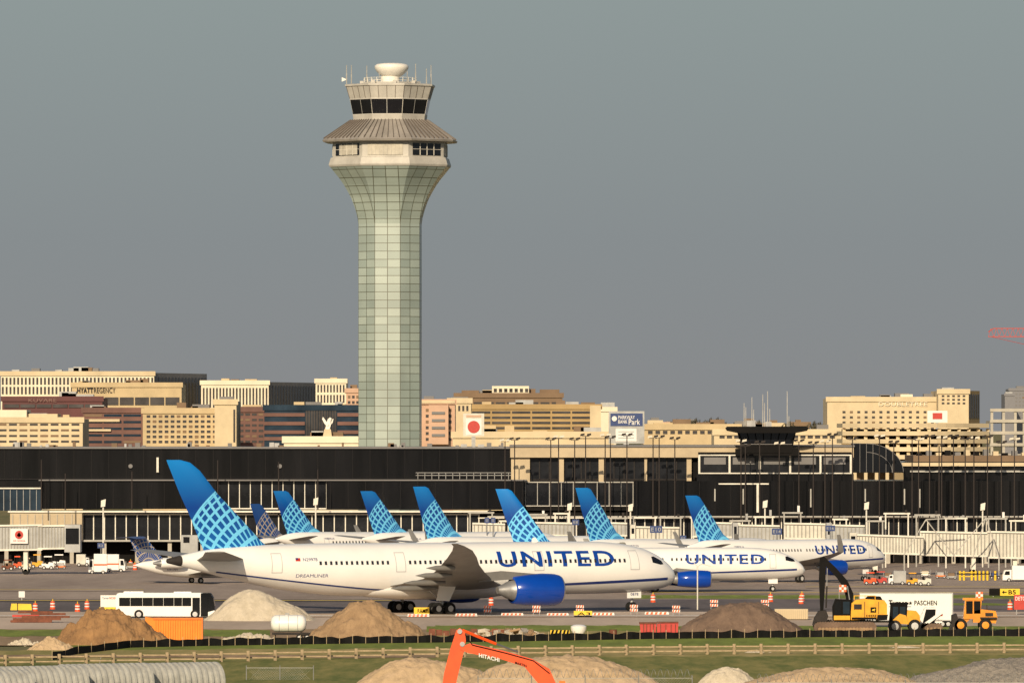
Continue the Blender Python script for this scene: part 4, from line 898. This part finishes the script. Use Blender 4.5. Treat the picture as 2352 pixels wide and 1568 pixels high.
for i,(px,yb) in enumerate(bl): barrel(px,yb,'orange and white traffic drum, %s from the left of all drums'%ORD[sorted(p[0] for p in bl).index(px)])
lowb=[(935,987,1416),(1045,1097,1415),(1150,1203,1414),(1255,1307,1414),(1360,1412,1413),(1480,1537,1411)]
for i,(a,b,y) in enumerate(lowb):
    t=Th('low_barricade','low orange and white striped barricade in the row, %s from the left'%ORD[i],'barricade',(a+b)/2,y,group='low striped barricades'); t.poly('body','signwhite',[(a,y),(b,y),(b-2,y-7),(a+2,y-7)],-.25,.25)
    n=5
    for j in range(n): xa=a+3+(b-a-6)*j/n; wd=(b-a-6)/n*.5; t.poly('stripe','stripeorange',[(xa,y-.5),(xa+wd,y-.5),(xa+wd+2,y-6.5),(xa+2,y-6.5)],-.29,-.26)
upb=[(1120,1413),(1232,1413),(1332,1412),(1456,1411),(1553,1413),(1640,1400),(1757,1400)]
for i,(x,y) in enumerate(upb):
    t=Th('panel_barricade','upright striped panel barricade on two legs, %s from the left'%ORD[i],'barricade',x,y,group='upright panel barricades')
    for yy in(y-23,y-14):
        bo=t.box('board','signwhite',x-9,yy,x+9,yy+6,-.06,.06)
        for j in range(3): t.poly('stripe','stripeorange',[(x-9+j*6,yy+6),(x-6+j*6,yy+6),(x-4+j*6,yy),(x-7+j*6,yy)],-.1,-.07,bo)
    for s in(-7,7): t.box('leg','steel',x+s-.6,y-23,x+s+.6,y,-.04,.05)
for lab,tx_,a,b,y0,y1 in (('yellow taxiway sign with black letters under the big airliner belly','RAMP',951,986,1394,1409),('small yellow and black taxiway sign right of the engine','A3',1318,1360,1402,1415)):
    t=Th('taxiway_sign',lab,'sign',(a+b)/2,y1+2); t.box('board','signyellow',a,y0,b,y1,-.15,.15); t.text(tx_,'black',a+8,b-4,y0+3,y1-3,-.18); t.box('leg','steel',a+3,y1,a+5,y1+2,-.05,.05); t.box('leg','steel',b-5,y1,b-3,y1+2,-.05,.05)
t=Th('taxiway_sign','black and yellow taxiway sign with arrow at the right edge','sign',2306,1370); t.box('board','signyellow',2297,1351,2342,1367,-.15,.15,label='yellow half'); t.box('board','black',2272,1351,2297,1367,-.15,.15,label='black half'); t.text('B5','black',2316,2333,1354,1364,-.18,bold=.02)
t.poly('arrow','black',[(2301,1359),(2306,1355),(2306,1358),(2312,1358),(2312,1360),(2306,1360),(2306,1363)],-.2,-.16); t.box('leg','steel',2280,1367,2282,1371,-.05,.05); t.box('leg','steel',2332,1367,2334,1371,-.05,.05)
t=Th('detour_sign','red sign board with white letters cut by the right edge','sign',2350,1412); t.box('board','red',2329,1365,2372,1399,-.1,.1); t.text('DETOUR','signwhite',2332,2368,1369,1378,-.13); t.box('leg','steel',2334,1399,2336,1412,-.05,.05)
t=Th('dumpster','red steel dumpster left of the pair beside the dark soil pile','dumpster',1488,1461); t.poly('body','red',[(1472,1459),(1505,1459),(1507,1430),(1469,1430)],-.9,.9)
for x in(1477,1484,1492,1500): t.box('rib','rust',x,1432,x+1.5,1458,-.98,-.9)
t.box('rim','rust',1468,1428,1508,1431,-1,1)
t=Th('dumpster','red steel dumpster right of the pair beside the dark soil pile','dumpster',1532,1461); t.poly('body','red',[(1508.5,1459),(1556,1459),(1558,1428),(1508.5,1431)],-.9,.9); t.box('rim','rust',1508.5,1427,1558,1429,-1,1)
for x in(1516,1528,1540,1550): t.box('rib','rust',x,1432,x+1.5,1458,-.98,-.9)
t=Th('striped_barrier','yellow and black diagonally striped barrier on the grass','barrier',1286,1462); t.box('board','signyellow',1264,1446,1308,1459,-.1,.1)
for j in range(5): t.poly('stripe','black',[(1264+j*9,1459),(1268.5+j*9,1459),(1273+j*9 if j<4 else 1307,1446),(1268+j*9 if j<4 else 1303,1446)],-.15,-.11)
t.box('leg','steel',1268,1459,1270,1463,-.05,.05); t.box('leg','steel',1302,1459,1304,1463,-.05,.05)
t=Th('water_tank','small white tapered tank on the grass','tank',1329,1464); MB().lathe([(.35,.1),(.5,.35),(.78,.8),(.8,1.15),(.5,1.3),(.2,1.33)],'z',(0,0,0),16).build('tank','white',t.e,smooth=True); t.boxes('stand','steel',[(1316,1456,1318,1464,-.3,.3),(1340,1456,1342,1464,-.3,.3)])
t=Th('oil_drum','rusty steel drum standing on the grass','drum',1408,1462); MB().lathe([(.4,0),(.43,.02),(.4,.05),(.4,.3),(.43,.33),(.4,.36),(.4,.72),(.43,.75)],'z',(0,0,0),16).build('drum','rust',t.e)
t=Th('storage_container','pale corrugated storage container behind the soil pile','container',1818,1424); t.box('body','cream',1780,1398,1856,1421,0,2.4)
mb=MB()
for i in range(16): p=t.L(1783+i*4.7,1420); q=t.L(1783+i*4.7,1400); mb.box(p[0],p[0]+.09,-.06,0,p[1],q[1])
mb.build('corrugation','beige',t.e)
t=Th('semi_trailer','white box semi trailer with company lettering behind the machines','trailer',2080,1442)
t.box('box_body','white',1975,1361,2188,1424,0,2.5); t.box('chassis','darkmetal',1985,1424,2180,1429,.3,2.2); t.boxes('edge_trim','outline',[(1974,1360,2186,1362.5,-.04,0),(1974,1422,2186,1424.5,-.04,0),(2186,1360,2189,1424.5,-.04,0)])
t.text('Turner','black',2041,2084,1377,1390,-.05,bold=.03); t.text('PASCHEN','black',2100,2152,1378,1389,-.05,bold=.02)
st=[]; c=t.L(2091,1384)
for i in range(10): a=math.pi/2+i*math.pi/5; rr=(.22 if i%2==0 else .09); st.append((c[0]+rr*math.cos(a),c[1]+rr*math.sin(a)))
MB().prism(st,-.07,-.04).build('star','black',t.e); t.box('star_underline','navy',2041,1391.5,2093,1392.5,-.06,-.03)
for x in(2165,2178): t.wheel(x,1432,8,0,.4)
def tracks(t,x0,x1,y0,y1,d0,d1,name='track'):
    h=(y1-y0)/2; pts=[]
    for i in range(9): a=-math.pi/2+math.pi*i/8; pts.append((x1-h+h*math.cos(a),(y0+y1)/2+h*math.sin(a)))
    for i in range(9): a=math.pi/2+math.pi*i/8; pts.append((x0+h+h*math.cos(a),(y0+y1)/2+h*math.sin(a)))
    o=t.poly(name,'dirt3',pts,d0,d1)
    n=int((x1-x0)/9)
    for i in range(n):
        c=t.L(x0+h+(x1-x0-2*h)*i/(n-1),y1-h*.75); MB().lathe([(.05,0),(h*.3*t.k,0),(h*.3*t.k,.1),(.05,.1)],'y',(c[0],d0-.1,c[1]),10).build('track_roller','dirt2',o)
    mb=MB(); x=x0+4
    while x<x1-4:
        for yy in(y0-1.2,y1-.8): p=t.L(x,yy+2); mb.box(p[0],p[0]+.14,d0-.03,d1+.03,p[1],p[1]+2*t.k)
        x+=6
    mb.build('track_shoes','darkmetal',o)
t=Th('excavator','yellow tracked excavator with black raised boom at right','excavator',1950,1455)
tracks(t,1868,2012,1426,1453,-1.7,-1.05); tracks(t,1868,2012,1424,1450,1.05,1.7)
t.box('turntable','darkmetal',1925,1420,1985,1430,-1,1)
t.poly('body','yellow',[(1953,1422),(2030,1420),(2036,1412),(2036,1386),(2030,1377),(1985,1374),(1965,1376),(1953,1385)],-1.4,1.4)
t.poly('counterweight','black',[(2012,1424),(2036,1422),(2038,1410),(2014,1410)],-1.45,1.45); t.poly('engine_cover','black',[(1988,1374),(2026,1377),(2022,1369),(1994,1368)],-1.2,1.2)
t.box('side_grille','darkmetal',1960,1386,1978,1398,-1.43,-1.4); t.box('panel_gap','darkmetal',1984,1380,1985.2,1416,-1.43,-1.4); t.box('panel_gap','darkmetal',2016,1380,2017.2,1408,-1.43,-1.4); t.box('lower_stripe','black',1955,1416,2012,1421,-1.44,-1.4)
cb=t.poly('cab','black',[(1912,1423),(1952,1423),(1955,1376),(1918,1374),(1911,1392)],-1.42,-.2); t.box('cab_panel','yellow',1914,1412,1951,1422,-1.47,-1.42,cb)
t.poly('cab_window','glass',[(1916,1409),(1931,1409),(1931,1380),(1920,1379),(1915,1392)],-1.47,-1.42,cb); t.box('cab_window','blueglass',1935,1380,1950,1408,-1.47,-1.42,cb); t.boxes('guard_rail','yellow',[(1960,1366,2010,1367.5,-1.3,-1.25),(1960,1367.5,1961.5,1377,-1.3,-1.25),(1985,1367.5,1986.5,1377,-1.3,-1.25),(2008,1367.5,2009.5,1377,-1.3,-1.25)])
t.text('DEERE','black',1988,2012,1410,1415,-1.42,bold=.03)
em=t.box('emblem','black',1998,1393,2011,1405,-1.44,-1.41); t.poly('emblem_mark','signyellow',[(2001,1401),(2003,1397),(2007,1397),(2008,1395),(2009,1398),(2007,1400),(2008,1403),(2006,1401)],-1.46,-1.45,em)
t.poly('boom','black',[(1942,1405),(1956,1400),(1960,1362),(1946,1332),(1918,1301),(1893,1277),(1884,1281),(1889,1291),(1922,1326),(1938,1350),(1943,1372)],-.28,.28)
t.poly('stick','black',[(1883,1280),(1893,1284),(1897,1300),(1895,1340),(1891,1404),(1884,1404),(1881,1330)],-.22,.22)
t.poly('bucket','darkmetal',[(1880,1402),(1897,1400),(1902,1414),(1896,1432),(1880,1442),(1866,1434),(1870,1418)],-.7,.7)
t.tube('cylinder','steel',[(1954,1395,-.4),(1946,1345,-.4)],.06); t.tube('cylinder','darkmetal',[(1932,1320,-.1),(1903,1292,-.1)],.08); t.tube('cylinder','steel',[(1900,1304,-.3),(1899,1345,-.3)],.05); t.tube('cylinder','darkmetal',[(1899,1345,-.3),(1897,1395,-.3)],.08)
def flagq(t,x,y,d,yb): 
    o=t.box('flag','signwhite',x-8,y,x+8,y+16,d,d+.05)
    t.boxes('check','stripeorange',[(x-8,y,x-3,y+5,d-.03,d),(x+2,y,x+8,y+5,d-.03,d),(x-3,y+5,x+2,y+11,d-.03,d),(x-8,y+11,x-3,y+16,d-.03,d),(x+2,y+11,x+8,y+16,d-.03,d)],o); t.box('flag_pole','steel',x-9,y,x-8,yb,d,d+.06)
flagq(t,1935,1342,-1.0,1378)
t=Th('soil_compactor','yellow compactor with dark cab between excavator and white loader','compactor',2078,1452)
t.wheel(2055,1437,15,-1,1,'drum','darkmetal','steel'); t.wheel(2100,1436,15,-1.1,-.6); t.wheel(2100,1436,15,.6,1.1)
t.poly('hood','yellow',[(2080,1432),(2113,1430),(2112,1412),(2104,1402),(2082,1400)],-.7,.7); cb=t.poly('cab','black',[(2042,1430),(2080,1432),(2084,1386),(2046,1386)],-.8,.8); t.box('window','blueglass',2050,1392,2062,1418,-.85,-.8,cb); t.box('window','blueglass',2066,1392,2079,1418,-.85,-.8,cb); t.poly('hood_panel','yellow',[(2044,1430),(2086,1432),(2080,1412),(2066,1408),(2050,1422)],-.9,-.86); t.box('roof','black',2044,1383,2086,1387,-.85,.85)
t=Th('skid_steer','white compact skid steer loader between compactor and yellow loader','loader',2138,1450)
cb=t.poly('body','white',[(2112,1440),(2158,1440),(2166,1420),(2164,1404),(2150,1394),(2124,1394),(2110,1425)],-.8,.8); t.poly('window','glass',[(2118,1430),(2146,1430),(2148,1398),(2126,1398)],-.86,-.8,cb)
tracks(t,2112,2164,1430,1449,-1.0,-.7); t.poly('lift_arm','white',[(2160,1402),(2166,1406),(2120,1440),(2100,1446),(2098,1440),(2118,1432)],-1.0,-.87); t.poly('bucket','darkmetal',[(2092,1430),(2104,1436),(2106,1448),(2088,1449)],-.95,.95); t.box('red_panel','red',2152,1408,2164,1413,-.86,-.8); t.text('bobcat','black',2147,2164,1420,1425,-.86)
t=Th('wheel_loader','orange yellow wheel loader with big tyres at right','loader',2238,1450)
for x in(2205,2262):
    t.wheel(x,1434,15,-1.3,-.75,rm='loaderyellow'); t.wheel(x,1434,15,.75,1.3,rm='loaderyellow')
t.poly('hood','loaderyellow',[(2234,1428),(2286,1430),(2290,1416),(2286,1402),(2254,1398),(2234,1402)],-.8,.8); cb=t.poly('cab','loaderyellow',[(2212,1420),(2250,1420),(2254,1376),(2216,1375)],-.75,.75); t.box('window','glass',2218,1379,2233,1408,-.8,-.74,cb); t.box('window','glass',2236,1379,2251,1408,-.8,-.74,cb); t.box('cab_roof','loaderyellow',2211,1372,2257,1377,-.8,.8); t.box('side_grille','darkmetal',2262,1406,2280,1414,-.84,-.8)
t.poly('lift_arm','loaderyellow',[(2222,1412),(2228,1420),(2200,1446),(2188,1446),(2190,1440),(2206,1428)],-.6,-.4); t.poly('bucket','darkmetal',[(2196,1408),(2202,1430),(2196,1449),(2178,1449),(2186,1432),(2186,1412)],-1.3,1.3); t.box('fender','darkmetal',2250,1416,2288,1419,-1.3,.9); t.box('exhaust_pipe','darkmetal',2266,1388,2268,1400,-.1,.1); flagq(t,2249,1358,-.5,1376)
t=Th('apron_light','thin pale street light with curved arm in front of the second airliner','light pole',1602,1400); t.tube('pole','frame',[(1602,1400),(1602,1300)],.08); t.tube('arm','frame',[(1602,1300),(1612,1294),(1636,1300)],.05); t.tube('arm','frame',[(1602,1300),(1594,1292)],.05); t.box('lamp','frame',1632,1299,1644,1302,-.1,.1)
# ---------------- apron vehicles
def van(label,x0,x1,yt,yb,face=1,m='white',stripe=None):
    t=Th('service_truck',label,'truck',(x0+x1)/2,yb); w_=x1-x0; cabx=(x1-w_*.28,x1) if face>0 else (x0,x0+w_*.28); bx=(x0,x1-w_*.3) if face>0 else (x0+w_*.3,x1)
    t.box('cargo_box',m,bx[0],yt,bx[1],yb-5,-1.1,1.1); s=face; fx=cabx[1] if face>0 else cabx[0]; rx=cabx[0] if face>0 else cabx[1]
    t.poly('cab','white',[(rx,yb-4),(fx,yb-4),(fx,yb-14),(fx-s*w_*.07,yb-(yb-yt)*.72),(rx,yb-(yb-yt)*.74)],-1,1); t.poly('window','glass',[(fx-s*w_*.05,yb-16),(fx-s*w_*.09,yb-(yb-yt)*.66),(rx+s*w_*.06,yb-(yb-yt)*.66),(rx+s*w_*.06,yb-16)],-1.06,-1)
    if stripe: t.box('stripe',stripe,bx[0],yb-(yb-yt)*.5,bx[1],yb-(yb-yt)*.42,-1.14,-1.1)
    t.box('chassis','darkmetal',x0+2,yb-7,x1-2,yb-4,-.9,.9)
    for f in(.2,.8): t.wheel(x0+w_*f,yb-4,4.5,-1.1,-.8)
    return t
van('white service truck with orange stripe at left, foremost',204,246,1271,1317,-1,'white','stripeorange')
van('white box truck behind the foremost white service truck',240,288,1272,1313,1,'white','stripeorange')
van('white pickup style truck cut by the right edge',2302,2375,1298,1335,-1,'white')
van('small white truck under the left boarding bridge',176,206,1272,1300,1,'bridge')
van('grey van parked among the gate equipment right of the last airliner',2040,2080,1310,1342,-1,'bridgegrey')
def tug(label,x0,x1,yt,yb,m):
    t=Th('baggage_tug',label,'tug',(x0+x1)/2,yb); w_=x1-x0
    t.poly('body',m,[(x0,yb-4),(x1,yb-4),(x1,yb-(yb-yt)*.5),(x0+w_*.6,yb-(yb-yt)*.55),(x0+w_*.55,yb-(yb-yt)*.4),(x0,yb-(yb-yt)*.45)],-.7,.7); t.box('canopy',m,x0+w_*.2,yt,x0+w_*.85,yt+2.5,-.7,.7)
    for f in(.22,.83): t.box('canopy_post','darkmetal',x0+w_*f-.5,yt+2,x0+w_*f+.5,yb-(yb-yt)*.4,-.65,-.6)
    t.box('seat','black',x0+w_*.35,yb-(yb-yt)*.62,x0+w_*.5,yb-(yb-yt)*.35,-.5,.5)
    for f in(.2,.8): t.wheel(x0+w_*f,yb-4,4.5,-.8,-.5)
cl_=[('rust',4,32,1284,1309),('hotorange',30,50,1276,1306),('cream',50,72,1280,1308),('yellow',72,98,1272,1304),('white',96,124,1276,1307),('hotorange',1984,2012,1313,1342),('red',2008,2036,1311,1341),('yellow',2082,2108,1314,1343),('bridge',2108,2138,1312,1344),('white',120,150,1272,1301)]
for i,(m,a,b,y0,y1) in enumerate(cl_): tug({'red':'red','rust':'dark red','hotorange':'orange','cream':'cream','yellow':'yellow','white':'white','bridge':'grey'}[m]+' baggage tug, %s from the left among the apron tugs'%ORD[sorted(c[1] for c in cl_).index(a)],a,b,y0,y1,m)
def dolly(i,px,yb):
    t=Th('baggage_cart','low baggage cart on the apron, %s from the left'%ORD[i],'cart',px,yb,group='baggage carts'); c=['bridgegrey','darkmetal','white','orange'][i%4]
    t.box('deck',c,px-11,yb-7,px+11,yb-4,-.8,.8); t.boxes('end_frame','steel',[(px-11,yb-18,px-10,yb-6,-.8,.8),(px+10,yb-18,px+11,yb-6,-.8,.8)]); t.box('load',['brown','bridgegrey','cream','signblue'][(i*7)%4],px-8,yb-14,px+7,yb-7,-.6,.6)
    for s in(-8,8): t.wheel(px+s,yb-3,3,-.8,-.6)
for i,px in enumerate((20,62,110,140,300,322,350,385,2040,2065,2125,2160,2185,2285)): dolly(i,px,1306 if px<600 else 1322+random.uniform(0,8))
for i,px in enumerate((2205,2214,2232,2241,2250,2259,2268,2286)):
    t=Th('bollard','yellow bollard near the right bridge legs, %s from the left'%ORD[i],'bollard',px,1332,group='yellow bollards'); MB().lathe([(.16,0),(.16,1.25),(.05,1.32)],'z',(0,0,0),10).build('post','signyellow',t.e); MB().lathe([(.17,.8),(.17,.95)],'z',(0,0,0),10).build('band','black',t.e)
t=Th('yellow_guard','yellow steel guard frame between the bollards','guard',2222,1331); t.boxes('rail','signyellow',[(2206,1313,2240,1315,-.1,.1),(2206,1322,2240,1324,-.1,.1)])
# ---------------- fences
def gline(pts,px):
    for (a,ya),(b,yb) in zip(pts,pts[1:]):
        if a<=px<=b: return ya+(yb-ya)*(px-a)/(b-a)
    return pts[-1][1]
sf=[(-60,1545),(100,1525),(165,1507),(300,1490),(480,1486),(720,1482),(1100,1477),(1500,1470),(1855,1466),(2420,1462)]
px=120; top=[]
while px<2420:
    y=gline(sf,px); D=GD(y); h=.82+mn.noise(Vector((px*.03,0,0)))*.25; top.append((PX(px,D),D+mn.noise(Vector((px*.05,3,0)))*.25,h)); px+=6
vs=[];fs=[]
for x,y,h in top: vs+=[(x,y,0),(x,y,h)]
for i in range(len(top)-1): fs.append((2*i,2*i+2,2*i+3,2*i+1))
sfence=empty('silt_fence',(0,0,0)); tag(sfence,'long black fabric silt fence running along the foot of the piles','fence')
MB().add(vs,fs).build('fabric','silt',sfence)
me=MB().box(-.03,.03,-.08,-.02,0,1.05).mesh('stake','wood')
for i in range(0,len(top),5): link('stake',me,sfence,(top[i][0],top[i][1]-.05,0))
wf=[(-80,1534),(500,1524),(1030,1512),(1600,1506),(2440,1502)]
wfence=empty('wooden_fence',(0,0,0)); tag(wfence,'long low timber post and rail fence across the grass','fence')
pts=[]; px=-50
while px<2440: y=gline(wf,px); D=GD(y); pts.append((PX(px,D),D)); px+=62
me=MB().box(-.13,.13,-.13,.13,0,1.12).mesh('post','wood')
for p in pts: link('post',me,wfence,(p[0],p[1],0))
for p,q in zip(pts,pts[1:]):
    for z in(.82,.42): MB().box(p[0]+.135,q[0]-.135,(p[1]+q[1])/2-.09,(p[1]+q[1])/2-.03,z,z+.13).build('rail','wood',wfence)
def chain(label,x0,x1,yt,D,coil=True,step=50):
    t=Th('wire_fence',label,'fence',(x0+x1)/2,None,D); zt=PZ(yt,D); a=t.L(x0,0)[0]; b=t.L(x1,0)[0]; n=max(1,int((x1-x0)/step))
    for i in range(n+1): x=a+(b-a)*i/n; MB().tube((x,0,0),(x,0,zt),.04,5).build('post','wire',t.e)
    MB().tube((a,0,zt-.2),(b,0,zt-.2),.025,4).build('top_rail','wire',t.e)
    mb=MB(); h=zt-.2; x=a
    while x<b:
        for s in(1,-1):
            x2=x+s*h
            if a<=x2<=b: mb.add([(x,0,0),(x+.012,0,0),(x2+.012,0,h),(x2,0,h)],[(0,1,2,3)])
        x+=.2
    mb.build('wire_mesh','wire',t.e)
    if coil:
        mb=MB(); L=b-a; m_=int(L/.5)*14; pv=None
        for i in range(m_):
            u=i/m_; ang=i/14*2*math.pi; p=(a+L*u,.3*math.cos(ang),zt+.15+.3*math.sin(ang))
            if pv: mb.tube(pv,p,.018,3)
            pv=p
        mb.build('razor_coil','wire',t.e)
chain('wire fence with post frames at bottom left of centre',566,720,1527,655,False,75)
chain('wire fence topped with a razor coil right of the orange arm',1098,1590,1550,600,True,120)
chain('wire fence topped with a razor coil at bottom right',1740,2420,1560,600,True,150)
for i,(a,b) in enumerate(((228,1508),(378,1525))):
    t=Th('survey_stake','thin survey stake in the grass, %s from the left'%ORD[i],'stake',a,b+20); t.tube('stake','steel',[(a,b+20),(a+4,b)],.03)
# ---------------- pipes
def pipe(i,px,D,r,L,yaw):
    prof=[]; n=int(L/.5)
    for j in range(n): h=-L/2+L*j/n; prof+=[(r*.93,h),(r*.93,h+.16),(r*1.03,h+.22),(r*1.03,h+.4)]
    prof.append((r*.93,L/2)); prof+= [(r*.86,L/2),(r*.86,-L/2),(r*.93,-L/2)]
    e=MB().lathe(prof,'x',(0,0,0),48,False).build('concrete_pipe','pipe',None,smooth=True,loc=(PX(px,D),D,r*1.03)); e.rotation_euler=(0,0,R(yaw))
    tag(e,'large ribbed grey pipe lying in the bottom left corner, %s from the left'%ORD[i],'pipe','ribbed grey pipes')
for i,(px,D,r,L) in enumerate(((-40,590,1.42,7.5),(85,596,1.5,7.5),(235,602,1.5,7.5),(400,608,1.45,7.5))): pipe(i,px,D,r,L,32)
# ---------------- orange excavator
t=Th('excavator','bright orange excavator of which only the arm rises into view at the bottom','excavator',1300,None,520)
t.poly('stick','hotorange',[(1012,1600),(1020,1545),(1034,1490),(1048,1447),(1056,1441),(1068,1450),(1070,1470),(1064,1500),(1052,1548),(1040,1600)],-.22,.22)
t.poly('boom','hotorange',[(1056,1490),(1064,1482),(1080,1476),(1160,1494),(1222,1512),(1262,1535),(1300,1620),(1330,1720),(1290,1720),(1262,1640),(1236,1568),(1205,1530),(1150,1512),(1075,1498)],-.28,.28)
t.tube('arm_cylinder','hotorange',[(1062,1446,-.1),(1100,1462,-.1),(1140,1478,-.1)],.1); t.tube('cylinder_rod','metal',[(1140,1478,-.1),(1190,1497,-.1)],.07); t.tube('hose','black',[(1068,1455,-.3),(1085,1480,-.32),(1160,1498,-.32),(1225,1516,-.32),(1262,1545,-.32)],.035)
for x,y in((1062,1478),(1056,1449)):
    c=t.L(x,y); MB().lathe([(.05,0),(.16,0),(.16,.7),(.05,.7)],'y',(c[0],-.35,c[1]),14).build('pivot_pin','steel',t.e)
for st_,x0,y0,w0,h0,sl_,m_,nm in(('HITACHI',1100,1507.5,47,9,.24,'signwhite',.03),('MARTIN',1183,1523,26,6,.3,'black',.01)):
    o=t.text(st_,m_,0,w0,0,h0,0,bold=nm)
    for v in o.data.vertices:
        a=t.L(0,h0)[0]; u=(v.co.x-a)/t.k; w_=(v.co.z-t.L(0,h0)[1])/t.k; x,z=t.L(x0+u,y0+u*sl_-w_); v.co=(x,-.38,z)
t.poly('body','hotorange',[(1290,1690),(1460,1690),(1465,1640),(1290,1640)],-1.4,1.4); t.poly('cab','hotorange',[(1290,1690),(1350,1690),(1350,1612),(1300,1612)],-1.4,-.4); tracks(t,1280,1440,1696,1716,-1.6,-1.0); tracks(t,1280,1440,1696,1716,1.0,1.6)
t.poly('bucket','darkmetal',[(1005,1600),(1045,1600),(1050,1640),(1020,1665),(990,1640)],-.6,.6); t.box('lamp','orange',1284,1562,1298,1569,-.4,-.28)
print('objects',len(bpy.data.objects))
